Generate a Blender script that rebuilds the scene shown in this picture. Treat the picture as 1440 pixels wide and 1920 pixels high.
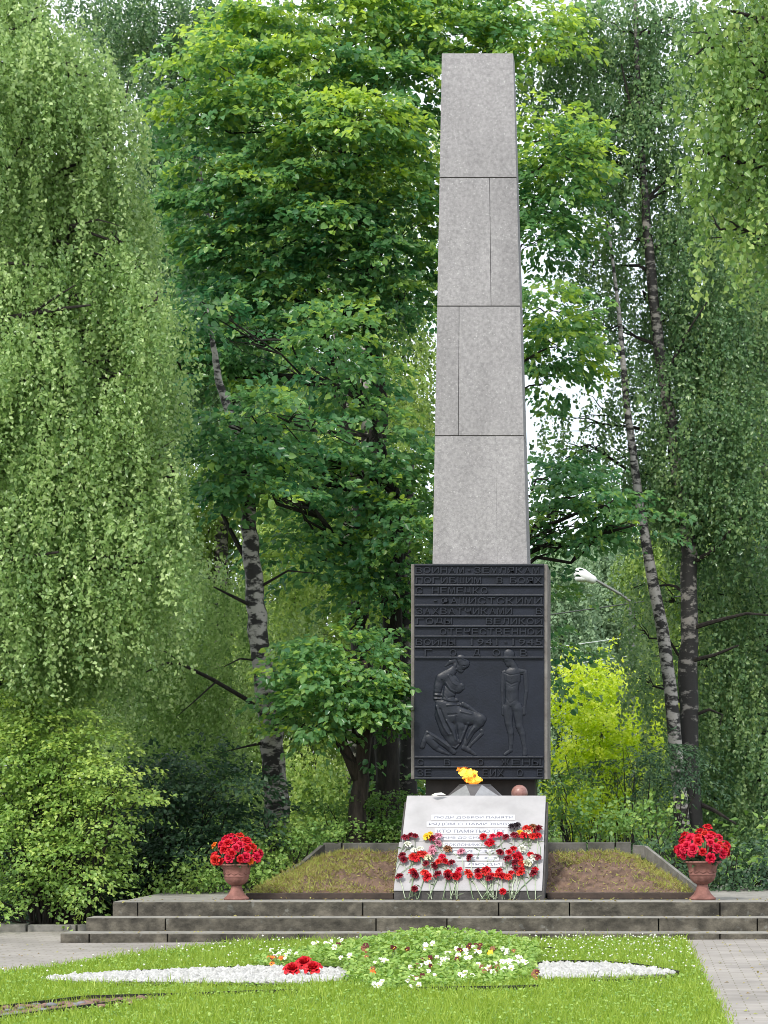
import bpy, bmesh, math, random
import numpy as np
from mathutils import Vector

# ------------------------------------------------------------------ scene, camera, light
for o in list(bpy.data.objects):
    bpy.data.objects.remove(o)
SC = bpy.context.scene
COL = SC.collection
R = math.radians
random.seed(7)
RNG = np.random.default_rng(11)

F, VX, VY, CH = 4100.0, 1200.0, 1490.0, 1.5          # focal length, vanishing point (photo pixels), eye height
cd = bpy.data.cameras.new('camera')
cam = bpy.data.objects.new('camera', cd)
COL.objects.link(cam)
cam.location = (0, 0, CH)
cam.rotation_euler = (R(90), 0, 0)
cd.sensor_fit = 'VERTICAL'
cd.sensor_height = 36
cd.lens = 36 * F / 1920
cd.shift_x = -(VX - 720) / 1920
cd.shift_y = (VY - 960) / 1920
cd.clip_end = 2000
SC.camera = cam

SUN_EL, SUN_AZ = 46, 203      # azimuth clockwise from +Y: behind the camera, a little to the left
W = bpy.data.worlds.new('World')
SC.world = W
W.use_nodes = True
nt = W.node_tree
nt.nodes.clear()
wo = nt.nodes.new('ShaderNodeOutputWorld')
bg = nt.nodes.new('ShaderNodeBackground')
sky = nt.nodes.new('ShaderNodeTexSky')
sky.sky_type = 'NISHITA'
sky.sun_disc = False
sky.sun_elevation = R(SUN_EL)
sky.sun_rotation = R(SUN_AZ)
tc = nt.nodes.new('ShaderNodeTexCoord')
no = nt.nodes.new('ShaderNodeTexNoise')
no.inputs['Scale'].default_value = 2.2
no.inputs['Detail'].default_value = 6
mr = nt.nodes.new('ShaderNodeMapRange')
mr.inputs['From Min'].default_value = 0.35
mr.inputs['From Max'].default_value = 0.65
mr.inputs['To Min'].default_value = 0.55
mr.inputs['To Max'].default_value = 0.97
mx = nt.nodes.new('ShaderNodeMix')
mx.data_type = 'RGBA'
mx.inputs['B'].default_value = (9.6, 10.1, 10.6, 1)     # bright overcast cloud
nt.links.new(tc.outputs['Generated'], no.inputs['Vector'])
nt.links.new(no.outputs['Fac'], mr.inputs['Value'])
nt.links.new(mr.outputs['Result'], mx.inputs['Factor'])
nt.links.new(sky.outputs['Color'], mx.inputs['A'])
nt.links.new(mx.outputs['Result'], bg.inputs['Color'])
bg.inputs['Strength'].default_value = 0.1
nt.links.new(bg.outputs['Background'], wo.inputs['Surface'])

sl = bpy.data.lights.new('sun', 'SUN')
sl.energy = 2.0
sl.angle = R(10)
sl.color = (1.0, 0.95, 0.86)
so = bpy.data.objects.new('sun', sl)
COL.objects.link(so)
_d = Vector((math.sin(R(SUN_AZ)) * math.cos(R(SUN_EL)), math.cos(R(SUN_AZ)) * math.cos(R(SUN_EL)), math.sin(R(SUN_EL))))
so.rotation_euler = _d.to_track_quat('Z', 'Y').to_euler()
so.location = (0, 0, 30)

SC.view_settings.view_transform = 'Standard'
SC.view_settings.look = 'None'
SC.view_settings.exposure = 0.75
SC.view_settings.gamma = 1
SC.render.engine = 'CYCLES'
SC.cycles.filter_width = 0.9
SC.cycles.max_bounces = 8
SC.cycles.diffuse_bounces = 6
SC.cycles.transmission_bounces = 6
SC.cycles.transparent_max_bounces = 8
SC.cycles.caustics_reflective = False
SC.cycles.caustics_refractive = False

# ------------------------------------------------------------------ pixels to metres
def P(px, py, D):
    return Vector(((px - VX) / F * D, D, CH - (py - VY) / F * D))

def gz(x, y):                          # the paving rises a little to the right
    return 0.0053 * (min(max(x, -9), 6) + 5.9)

def G(px, py):                         # a photo pixel on the ground
    D = F * CH / (py - VY)
    for _ in range(4):
        D = F * (CH - gz((px - VX) / F * D, D)) / (py - VY)
    return Vector(((px - VX) / F * D, D, gz((px - VX) / F * D, D)))

# ------------------------------------------------------------------ materials
def node_mat(name):
    m = bpy.data.materials.new(name)
    m.use_nodes = True
    n = m.node_tree
    return m, n, n.nodes['Principled BSDF'], n.nodes['Material Output']

def rgba(c):
    return (c[0], c[1], c[2], 1)

def mat(name, c1, c2=None, scale=8, rough=0.7, metal=0, bump=0.0, bscale=None, spec=0.4, detail=6, c3=None, spot=0, spot_scale=60, stretch=(1, 1, 1), lo=0.35, hi=0.65, streak=0.0, sscale=(5, 5, 0.5)):
    m, n, b, out = node_mat(name)
    b.inputs['Roughness'].default_value = rough
    b.inputs['Metallic'].default_value = metal
    b.inputs['Specular IOR Level'].default_value = spec
    if c2 is None:
        c2 = tuple(x * 0.8 for x in c1)
    t = n.nodes.new('ShaderNodeTexCoord')
    mp = n.nodes.new('ShaderNodeMapping')
    mp.inputs['Scale'].default_value = stretch
    n.links.new(t.outputs['Object'], mp.inputs['Vector'])
    a = n.nodes.new('ShaderNodeTexNoise')
    a.inputs['Scale'].default_value = scale
    a.inputs['Detail'].default_value = detail
    a.inputs['Roughness'].default_value = 0.65
    n.links.new(mp.outputs['Vector'], a.inputs['Vector'])
    r = n.nodes.new('ShaderNodeValToRGB')
    r.color_ramp.elements[0].position = lo
    r.color_ramp.elements[0].color = rgba(c2)
    r.color_ramp.elements[1].position = hi
    r.color_ramp.elements[1].color = rgba(c1)
    n.links.new(a.outputs['Fac'], r.inputs['Fac'])
    colour = r.outputs['Color']
    if spot:
        v = n.nodes.new('ShaderNodeTexNoise')
        v.inputs['Scale'].default_value = spot_scale
        v.inputs['Detail'].default_value = 3
        n.links.new(mp.outputs['Vector'], v.inputs['Vector'])
        q = n.nodes.new('ShaderNodeMapRange')
        q.inputs['From Min'].default_value = spot
        q.inputs['From Max'].default_value = spot + 0.07
        n.links.new(v.outputs['Fac'], q.inputs['Value'])
        x = n.nodes.new('ShaderNodeMix')
        x.data_type = 'RGBA'
        x.inputs['B'].default_value = rgba(c3)
        n.links.new(q.outputs['Result'], x.inputs['Factor'])
        n.links.new(colour, x.inputs['A'])
        colour = x.outputs['Result']
    if streak:                              # rain and moss stains running down the faces
        m2 = n.nodes.new('ShaderNodeMapping')
        m2.inputs['Scale'].default_value = sscale
        n.links.new(t.outputs['Object'], m2.inputs['Vector'])
        s2 = n.nodes.new('ShaderNodeTexNoise')
        s2.inputs['Scale'].default_value = 1
        s2.inputs['Detail'].default_value = 8
        s2.inputs['Roughness'].default_value = 0.6
        n.links.new(m2.outputs['Vector'], s2.inputs['Vector'])
        q2 = n.nodes.new('ShaderNodeMapRange')
        q2.inputs['From Min'].default_value = 0.38
        q2.inputs['From Max'].default_value = 0.62
        q2.inputs['To Min'].default_value = 1 - streak
        q2.inputs['To Max'].default_value = 1
        n.links.new(s2.outputs['Fac'], q2.inputs['Value'])
        x2 = n.nodes.new('ShaderNodeMix')
        x2.data_type = 'RGBA'
        x2.blend_type = 'MULTIPLY'
        x2.inputs['Factor'].default_value = 1
        n.links.new(colour, x2.inputs['A'])
        n.links.new(q2.outputs['Result'], x2.inputs['B'])
        colour = x2.outputs['Result']
    n.links.new(colour, b.inputs['Base Color'])
    if bump:
        k = n.nodes.new('ShaderNodeTexNoise')
        k.inputs['Scale'].default_value = bscale or scale * 4
        k.inputs['Detail'].default_value = 5
        n.links.new(mp.outputs['Vector'], k.inputs['Vector'])
        bp = n.nodes.new('ShaderNodeBump')
        bp.inputs['Strength'].default_value = bump
        bp.inputs['Distance'].default_value = 0.02
        n.links.new(k.outputs['Fac'], bp.inputs['Height'])
        n.links.new(bp.outputs['Normal'], b.inputs['Normal'])
    return m

def leaf_mat(name, dark, mid, light, rough=0.42, trans=0.3, spec=0.5):
    m, n, b, out = node_mat(name)
    at = n.nodes.new('ShaderNodeAttribute')
    at.attribute_name = 'tint'
    r = n.nodes.new('ShaderNodeValToRGB')
    r.color_ramp.elements[0].color = rgba(dark)
    r.color_ramp.elements[1].color = rgba(light)
    e = r.color_ramp.elements.new(0.5)
    e.color = rgba(mid)
    n.links.new(at.outputs['Fac'], r.inputs['Fac'])
    n.links.new(r.outputs['Color'], b.inputs['Base Color'])
    b.inputs['Roughness'].default_value = rough
    b.inputs['Specular IOR Level'].default_value = spec
    tr = n.nodes.new('ShaderNodeBsdfTranslucent')
    hs = n.nodes.new('ShaderNodeHueSaturation')
    hs.inputs['Hue'].default_value = 0.485
    hs.inputs['Saturation'].default_value = 1.1
    hs.inputs['Value'].default_value = 1.5
    n.links.new(r.outputs['Color'], hs.inputs['Color'])
    n.links.new(hs.outputs['Color'], tr.inputs['Color'])
    mxs = n.nodes.new('ShaderNodeMixShader')
    mxs.inputs['Fac'].default_value = trans
    n.links.new(b.outputs['BSDF'], mxs.inputs[1])
    n.links.new(tr.outputs['BSDF'], mxs.inputs[2])
    n.links.new(mxs.outputs['Shader'], out.inputs['Surface'])
    return m

def birch_bark(name, white=(0.50, 0.47, 0.43), amount=0.5, foot=1.5):
    m, n, b, out = node_mat(name)
    t = n.nodes.new('ShaderNodeTexCoord')
    mp = n.nodes.new('ShaderNodeMapping')
    mp.inputs['Scale'].default_value = (5.0, 5.0, 9.5)
    n.links.new(t.outputs['Object'], mp.inputs['Vector'])
    a = n.nodes.new('ShaderNodeTexNoise')
    a.inputs['Scale'].default_value = 1.15
    a.inputs['Detail'].default_value = 9
    a.inputs['Roughness'].default_value = 0.62
    n.links.new(mp.outputs['Vector'], a.inputs['Vector'])
    sx = n.nodes.new('ShaderNodeSeparateXYZ')
    n.links.new(t.outputs['Object'], sx.inputs['Vector'])
    h = n.nodes.new('ShaderNodeMapRange')            # corky dark plates grow at the foot of an old birch
    h.inputs['From Min'].default_value = 0
    h.inputs['From Max'].default_value = foot
    h.inputs['To Min'].default_value = 0.16
    h.inputs['To Max'].default_value = 0
    n.links.new(sx.outputs['Z'], h.inputs['Value'])
    s = n.nodes.new('ShaderNodeMath')
    s.operation = 'SUBTRACT'
    n.links.new(a.outputs['Fac'], s.inputs[0])
    n.links.new(h.outputs['Result'], s.inputs[1])
    r = n.nodes.new('ShaderNodeValToRGB')
    r.color_ramp.elements[0].position = amount - 0.05
    r.color_ramp.elements[0].color = (0.018, 0.016, 0.015, 1)
    r.color_ramp.elements[1].position = amount + 0.04
    r.color_ramp.elements[1].color = rgba(white)
    n.links.new(s.outputs['Value'], r.inputs['Fac'])
    n.links.new(r.outputs['Color'], b.inputs['Base Color'])
    b.inputs['Roughness'].default_value = 0.75
    bp = n.nodes.new('ShaderNodeBump')
    bp.inputs['Strength'].default_value = 0.5
    bp.inputs['Distance'].default_value = 0.02
    n.links.new(a.outputs['Fac'], bp.inputs['Height'])
    n.links.new(bp.outputs['Normal'], b.inputs['Normal'])
    return m

def paver_mat(name):
    m, n, b, out = node_mat(name)
    t = n.nodes.new('ShaderNodeTexCoord')
    br = n.nodes.new('ShaderNodeTexBrick')
    br.inputs['Scale'].default_value = 1
    br.inputs['Brick Width'].default_value = 0.21
    br.inputs['Row Height'].default_value = 0.11
    br.inputs['Mortar Size'].default_value = 0.005
    br.inputs['Color1'].default_value = (0.36, 0.33, 0.305, 1)
    br.inputs['Color2'].default_value = (0.30, 0.275, 0.255, 1)
    br.inputs['Mortar'].default_value = (0.22, 0.20, 0.15, 1)
    n.links.new(t.outputs['Object'], br.inputs['Vector'])
    no = n.nodes.new('ShaderNodeTexNoise')
    no.inputs['Scale'].default_value = 1.1
    no.inputs['Detail'].default_value = 7
    n.links.new(t.outputs['Object'], no.inputs['Vector'])
    r = n.nodes.new('ShaderNodeMapRange')
    r.inputs['From Min'].default_value = 0.3
    r.inputs['From Max'].default_value = 0.7
    r.inputs['To Min'].default_value = 0.72
    r.inputs['To Max'].default_value = 1.12
    n.links.new(no.outputs['Fac'], r.inputs['Value'])
    mu = n.nodes.new('ShaderNodeMix')
    mu.data_type = 'RGBA'
    mu.blend_type = 'MULTIPLY'
    mu.inputs['Factor'].default_value = 1
    n.links.new(br.outputs['Color'], mu.inputs['A'])
    n.links.new(r.outputs['Result'], mu.inputs['B'])
    n.links.new(mu.outputs['Result'], b.inputs['Base Color'])
    b.inputs['Roughness'].default_value = 0.8
    bp = n.nodes.new('ShaderNodeBump')
    bp.inputs['Strength'].default_value = 0.6
    bp.inputs['Distance'].default_value = 0.006
    n.links.new(br.outputs['Fac'], bp.inputs['Height'])
    bp.invert = True
    n.links.new(bp.outputs['Normal'], b.inputs['Normal'])
    return m

def flame_mat(name, c_in, c_out, strength, alpha):
    m, n, b, out = node_mat(name)
    n.nodes.remove(b)
    lw = n.nodes.new('ShaderNodeTexNoise')
    lw.inputs['Scale'].default_value = 14
    lw.inputs['Detail'].default_value = 4
    t = n.nodes.new('ShaderNodeTexCoord')
    n.links.new(t.outputs['Object'], lw.inputs['Vector'])
    r = n.nodes.new('ShaderNodeValToRGB')
    r.color_ramp.elements[0].position = 0.38
    r.color_ramp.elements[0].color = rgba(c_out)
    r.color_ramp.elements[1].position = 0.6
    r.color_ramp.elements[1].color = rgba(c_in)
    n.links.new(lw.outputs['Fac'], r.inputs['Fac'])
    e = n.nodes.new('ShaderNodeEmission')
    e.inputs['Strength'].default_value = strength
    n.links.new(r.outputs['Color'], e.inputs['Color'])
    tr = n.nodes.new('ShaderNodeBsdfTransparent')
    mr = n.nodes.new('ShaderNodeMapRange')
    mr.inputs['From Min'].default_value = 0.4
    mr.inputs['From Max'].default_value = 0.55
    mr.inputs['To Min'].default_value = alpha
    mr.inputs['To Max'].default_value = 1
    n.links.new(lw.outputs['Fac'], mr.inputs['Value'])
    ms = n.nodes.new('ShaderNodeMixShader')
    n.links.new(mr.outputs['Result'], ms.inputs['Fac'])
    n.links.new(tr.outputs['BSDF'], ms.inputs[1])
    n.links.new(e.outputs['Emission'], ms.inputs[2])
    n.links.new(ms.outputs['Shader'], out.inputs['Surface'])
    return m

M = {}
for _i, _k in enumerate((1.0, 0.93, 1.05)):
    M['granite_%d' % _i] = mat('granite', (0.36 * _k, 0.347 * _k, 0.352 * _k), (0.235 * _k, 0.226 * _k, 0.232 * _k), scale=26, rough=0.75, bump=0.2, bscale=70, c3=(0.47, 0.46, 0.46), spot=0.64, spot_scale=48, detail=14, streak=0.17, sscale=(2.2, 2.2, 0.7))
M['granite_dark'] = mat('granite_dark', (0.12, 0.115, 0.11), (0.08, 0.075, 0.07), scale=6)
M['slab'] = mat('slab', (0.41, 0.395, 0.408), (0.33, 0.32, 0.328), scale=3, rough=0.5, spec=0.5, detail=8)
M['slab_side'] = mat('slab_side', (0.085, 0.08, 0.077), (0.045, 0.042, 0.04), scale=9, rough=0.8, bump=0.2)
M['strip'] = mat('strip', (0.56, 0.56, 0.59), (0.50, 0.50, 0.54), scale=12, rough=0.6)  # halo brightness put into the colour of the added bands
M['engraving'] = mat('engraving', (0.22, 0.225, 0.27), rough=0.8)
M['plate'] = mat('plate', (0.011, 0.0145, 0.026), (0.007, 0.0095, 0.0175), scale=5, rough=0.48, spec=0.28, bump=0.12, bscale=40)
M['relief'] = mat('relief', (0.0145, 0.018, 0.0285), (0.009, 0.0115, 0.019), scale=7, rough=0.42, spec=0.36, bump=0.1, bscale=50)
M['frame'] = mat('frame', (0.22, 0.205, 0.19), (0.13, 0.115, 0.105), scale=5, rough=0.8, bump=0.2)
M['pillar'] = mat('pillar', (0.055, 0.042, 0.038), (0.032, 0.026, 0.024), scale=5, rough=0.5)
M['step'] = mat('step', (0.165, 0.148, 0.118), (0.055, 0.050, 0.040), scale=7, rough=0.9, bump=0.5, bscale=30, detail=12, c3=(0.17, 0.165, 0.145), spot=0.63, spot_scale=11, streak=0.55, sscale=(3.2, 3.2, 6))
M['tread'] = mat('tread', (0.32, 0.305, 0.275), (0.20, 0.19, 0.17), scale=4, rough=0.9, bump=0.2)
M['kerb'] = mat('kerb', (0.24, 0.23, 0.215), (0.13, 0.125, 0.11), scale=6, rough=0.9, bump=0.3)
M['kerb_dark'] = mat('kerb_dark', (0.07, 0.05, 0.04), (0.04, 0.03, 0.025), scale=8, rough=0.9, bump=0.2)
M['parapet'] = mat('parapet', (0.13, 0.125, 0.115), (0.06, 0.06, 0.05), scale=5, rough=0.9, bump=0.3, detail=9)
M['soil'] = mat('soil', (0.21, 0.135, 0.098), (0.085, 0.056, 0.043), scale=7, rough=1, bump=0.9, bscale=26, detail=10)
M['terracotta'] = mat('terracotta', (0.33, 0.155, 0.13), (0.24, 0.105, 0.085), scale=9, rough=0.85, bump=0.3, bscale=30, streak=0.4, sscale=(9, 9, 5))
M['ground'] = mat('ground', (0.05, 0.055, 0.025), (0.03, 0.028, 0.015), scale=1.5, rough=1, bump=0.6, bscale=12)
M['turf'] = mat('turf', (0.17, 0.27, 0.03), (0.09, 0.15, 0.02), scale=3, rough=1, bump=0.5, bscale=40)
M['paver'] = paver_mat('paver')
M['edging'] = mat('edging', (0.018, 0.016, 0.014), rough=0.6)
M['bark'] = mat('bark', (0.085, 0.066, 0.052), (0.03, 0.024, 0.02), scale=5, rough=0.95, bump=0.8, bscale=14, stretch=(3, 3, 0.7))
M['bark_dark'] = mat('bark_dark', (0.035, 0.03, 0.025), (0.014, 0.012, 0.011), scale=5, rough=0.95, bump=0.8, bscale=14, stretch=(3, 3, 0.7))
M['birch'] = birch_bark('birch', white=(0.36, 0.335, 0.31), amount=0.505)
M['birch_dark'] = birch_bark('birch_dark', white=(0.24, 0.22, 0.20), amount=0.545, foot=4.0)
M['lamp_white'] = mat('lamp_white', (0.85, 0.86, 0.88), rough=0.4)
M['lamp_metal'] = mat('lamp_metal', (0.22, 0.23, 0.22), rough=0.5, metal=0.6)
M['cable'] = mat('cable', (0.05, 0.06, 0.06), rough=0.6)
M['cable_light'] = mat('cable_light', (0.6, 0.65, 0.66), rough=0.5)
M['steel'] = mat('steel', (0.36, 0.36, 0.375), (0.27, 0.27, 0.28), scale=10, rough=0.45, metal=0.35)
M['steel_dark'] = mat('steel_dark', (0.15, 0.14, 0.145), rough=0.5, metal=0.4)
M['red_granite'] = mat('red_granite', (0.33, 0.17, 0.145), (0.22, 0.10, 0.085), scale=30, rough=0.35, spec=0.5)
M['flame'] = flame_mat('flame', (1.0, 0.74, 0.10), (1.0, 0.26, 0.01), 1.35, 0.12)
M['flame_fringe'] = flame_mat('flame_fringe', (1.0, 0.42, 0.05), (0.75, 0.08, 0.01), 0.9, 0.0)
M['quartz'] = mat('quartz', (0.57, 0.565, 0.55), (0.30, 0.295, 0.28), scale=14, rough=0.6, bump=0.3)
M['pebble'] = mat('pebble', (0.26, 0.155, 0.125), (0.15, 0.09, 0.075), scale=14, rough=0.8)
M['pebble_grey'] = mat('pebble_grey', (0.20, 0.20, 0.23), rough=0.8)

def petal(name, c, c2=None, rough=0.55):
    return mat(name, c, c2 or tuple(x * 0.6 for x in c), scale=18, rough=rough, spec=0.3)

M['red'] = petal('red', (0.66, 0.008, 0.02))
M['dark_red'] = petal('dark_red', (0.24, 0.007, 0.022))
M['scarlet'] = petal('scarlet', (0.74, 0.035, 0.025))
M['crimson'] = petal('crimson', (0.74, 0.014, 0.06))
M['pink'] = petal('pink', (0.72, 0.28, 0.38))
M['violet'] = petal('violet', (0.55, 0.25, 0.60))
M['yellow'] = petal('yellow', (0.80, 0.62, 0.04), (0.75, 0.45, 0.03))
M['orange'] = petal('orange', (0.75, 0.22, 0.02), (0.7, 0.1, 0.01))
M['white'] = petal('white', (0.80, 0.80, 0.74), (0.68, 0.70, 0.58))
M['cream'] = petal('cream', (0.72, 0.70, 0.48))
M['brown'] = petal('brown', (0.30, 0.13, 0.06))
M['black'] = petal('black', (0.05, 0.035, 0.045))
M['maroon'] = petal('maroon', (0.12, 0.012, 0.012))
M['stem'] = mat('stem', (0.22, 0.30, 0.17), (0.16, 0.22, 0.12), scale=20, rough=0.6)
M['stem_pale'] = mat('stem_pale', (0.46, 0.52, 0.38), (0.34, 0.40, 0.28), scale=20, rough=0.5)

L = {}
L['birch'] = leaf_mat('birch_leaf', (0.14, 0.25, 0.085), (0.29, 0.43, 0.155), (0.55, 0.68, 0.32), rough=0.27, trans=0.42)
L['birch_dull'] = leaf_mat('birch_dull_leaf', (0.065, 0.145, 0.065), (0.15, 0.265, 0.11), (0.32, 0.44, 0.18), rough=0.28, trans=0.44)
L['birch_near'] = leaf_mat('birch_near_leaf', (0.075, 0.165, 0.045), (0.18, 0.31, 0.08), (0.4, 0.52, 0.17), rough=0.3, trans=0.4)
L['linden'] = leaf_mat('linden_leaf', (0.055, 0.17, 0.08), (0.15, 0.31, 0.11), (0.45, 0.6, 0.1), rough=0.3, trans=0.47)
L['shrub'] = leaf_mat('shrub_leaf', (0.12, 0.23, 0.06), (0.25, 0.4, 0.1), (0.48, 0.6, 0.15), rough=0.42, trans=0.38)
L['dark'] = leaf_mat('dark_leaf', (0.02, 0.055, 0.03), (0.04, 0.095, 0.045), (0.08, 0.15, 0.06), rough=0.45, trans=0.28)
L['gold'] = leaf_mat('gold_leaf', (0.26, 0.4, 0.03), (0.5, 0.64, 0.06), (0.78, 0.85, 0.18), rough=0.5, trans=0.42)
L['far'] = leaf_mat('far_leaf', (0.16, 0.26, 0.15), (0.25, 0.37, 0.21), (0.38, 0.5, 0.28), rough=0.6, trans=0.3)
L['back'] = leaf_mat('backlit_leaf', (0.12, 0.21, 0.06), (0.24, 0.37, 0.1), (0.47, 0.58, 0.17), rough=0.4, trans=0.48)  # backlight on the woodland leaves is painted in as a brighter colour
L['weed'] = leaf_mat('weed_leaf', (0.085, 0.2, 0.04), (0.18, 0.32, 0.07), (0.35, 0.48, 0.12), rough=0.5, trans=0.3)
L['pansy'] = leaf_mat('pansy_leaf', (0.12, 0.25, 0.045), (0.25, 0.4, 0.08), (0.42, 0.55, 0.15), rough=0.45, trans=0.25)
L['grass'] = leaf_mat('grass_blade', (0.16, 0.26, 0.035), (0.27, 0.39, 0.06), (0.46, 0.55, 0.13), rough=0.5, trans=0.35, spec=0.3)
L['dry'] = leaf_mat('dry_blade', (0.24, 0.17, 0.08), (0.38, 0.34, 0.12), (0.34, 0.42, 0.09), rough=0.7, trans=0.2, spec=0.2)

# ------------------------------------------------------------------ object helpers
def tag(o, label=None, cat=None, group=None, kind=None):
    if label: o['label'] = label
    if cat: o['category'] = cat
    if group: o['group'] = group
    if kind: o['kind'] = kind
    return o

def empty(name, loc, label, cat, group=None, rz=0):
    o = bpy.data.objects.new(name, None)
    o.empty_display_size = 0.1
    COL.objects.link(o)
    o.location = loc
    o.rotation_euler = (0, 0, rz)
    return tag(o, label, cat, group)

def link_mesh(name, me, m, parent=None, smooth=False):
    if m is not None:
        me.materials.clear()
        me.materials.append(m)
    if smooth:
        me.polygons.foreach_set('use_smooth', [True] * len(me.polygons))
    o = bpy.data.objects.new(name, me)
    COL.objects.link(o)
    if parent is not None:
        o.parent = parent
        p, rot = parent, Vector((0, 0, 0))
        off = Vector((0, 0, 0))
        while p is not None:           # shapes are given in world metres: undo the parents' places
            off += p.location
            p = p.parent
        o.location = -off
    return o

class MB:
    """collects world-space shapes that become ONE mesh"""
    def __init__(s):
        s.v, s.f = [], []
    def poly(s, pts, faces):
        k = len(s.v)
        s.v += [tuple(p) for p in pts]
        s.f += [tuple(i + k for i in f) for f in faces]
        return s
    def hexa(s, a, b):                 # a: four lower corners, b: four upper corners, same winding
        return s.poly(list(a) + list(b), [(3, 2, 1, 0), (4, 5, 6, 7), (0, 1, 5, 4), (1, 2, 6, 5), (2, 3, 7, 6), (3, 0, 4, 7)])
    def box(s, x0, x1, y0, y1, z0, z1):
        return s.hexa([(x0, y0, z0), (x1, y0, z0), (x1, y1, z0), (x0, y1, z0)], [(x0, y0, z1), (x1, y0, z1), (x1, y1, z1), (x0, y1, z1)])
    def tube(s, pts, rad, k=6, cap=True):
        pts = [Vector(p) for p in pts]
        n = len(pts)
        if not hasattr(rad, '__len__'):
            rad = [rad] * n
        base = len(s.v)
        side = None
        for i, p in enumerate(pts):
            d = (pts[min(i + 1, n - 1)] - pts[max(i - 1, 0)])
            d = d.normalized() if d.length > 1e-9 else Vector((0, 0, 1))
            if side is None:
                side = d.orthogonal().normalized()
            side = (side - d * side.dot(d))
            side = side.normalized() if side.length > 1e-6 else d.orthogonal().normalized()
            up = d.cross(side)
            for j in range(k):
                a = 2 * math.pi * j / k
                s.v.append(tuple(p + (side * math.cos(a) + up * math.sin(a)) * rad[i]))
        for i in range(n - 1):
            for j in range(k):
                a, b = base + i * k + j, base + i * k + (j + 1) % k
                s.f.append((a, b, b + k, a + k))
        if cap:
            s.f.append(tuple(base + j for j in reversed(range(k))))
            s.f.append(tuple(base + (n - 1) * k + j for j in range(k)))
        return s
    def lathe(s, c, prof, k=32):
        base = len(s.v)
        for r, z in prof:
            for j in range(k):
                a = 2 * math.pi * j / k
                s.v.append((c[0] + r * math.cos(a), c[1] + r * math.sin(a), c[2] + z))
        for i in range(len(prof) - 1):
            for j in range(k):
                a, b = base + i * k + j, base + i * k + (j + 1) % k
                s.f.append((a, b, b + k, a + k))
        s.f.append(tuple(base + j for j in reversed(range(k))))
        s.f.append(tuple(base + (len(prof) - 1) * k + j for j in range(k)))
        return s
    def ball(s, c, r, sc=(1, 1, 1), k=10, wob=0.0):
        base = len(s.v)
        for i in range(1, k):
            th = math.pi * i / k
            for j in range(2 * k):
                a = math.pi * j / k
                q = r * (1 + random.uniform(-wob, wob))
                s.v.append((c[0] + q * sc[0] * math.sin(th) * math.cos(a), c[1] + q * sc[1] * math.sin(th) * math.sin(a), c[2] + q * sc[2] * math.cos(th)))
        t = len(s.v)
        s.v.append((c[0], c[1], c[2] + r * sc[2]))
        s.v.append((c[0], c[1], c[2] - r * sc[2]))
        n = 2 * k
        for i in range(k - 2):
            for j in range(n):
                a, b = base + i * n + j, base + i * n + (j + 1) % n
                s.f.append((a, a + n, b + n, b))
        for j in range(n):
            s.f.append((t, base + j, base + (j + 1) % n))
            q = base + (k - 2) * n
            s.f.append((t + 1, q + (j + 1) % n, q + j))
        return s
    def mesh(s, name, bevel=0, seg=2):
        me = bpy.data.meshes.new(name)
        me.from_pydata(s.v, [], s.f)
        me.update()
        if bevel:
            b = bmesh.new()
            b.from_mesh(me)
            bmesh.ops.bevel(b, geom=list(b.edges), offset=bevel, segments=seg, affect='EDGES', profile=0.6)
            b.to_mesh(me)
            b.free()
        return me
    def build(s, name, m, parent=None, bevel=0, smooth=False):
        return link_mesh(name, s.mesh(name, bevel), m, parent, smooth)

# ------------------------------------------------------------------ leaves (numpy, one mesh per crown)
def unit(a):
    return a / np.maximum(np.linalg.norm(a, axis=1, keepdims=True), 1e-9)

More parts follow.
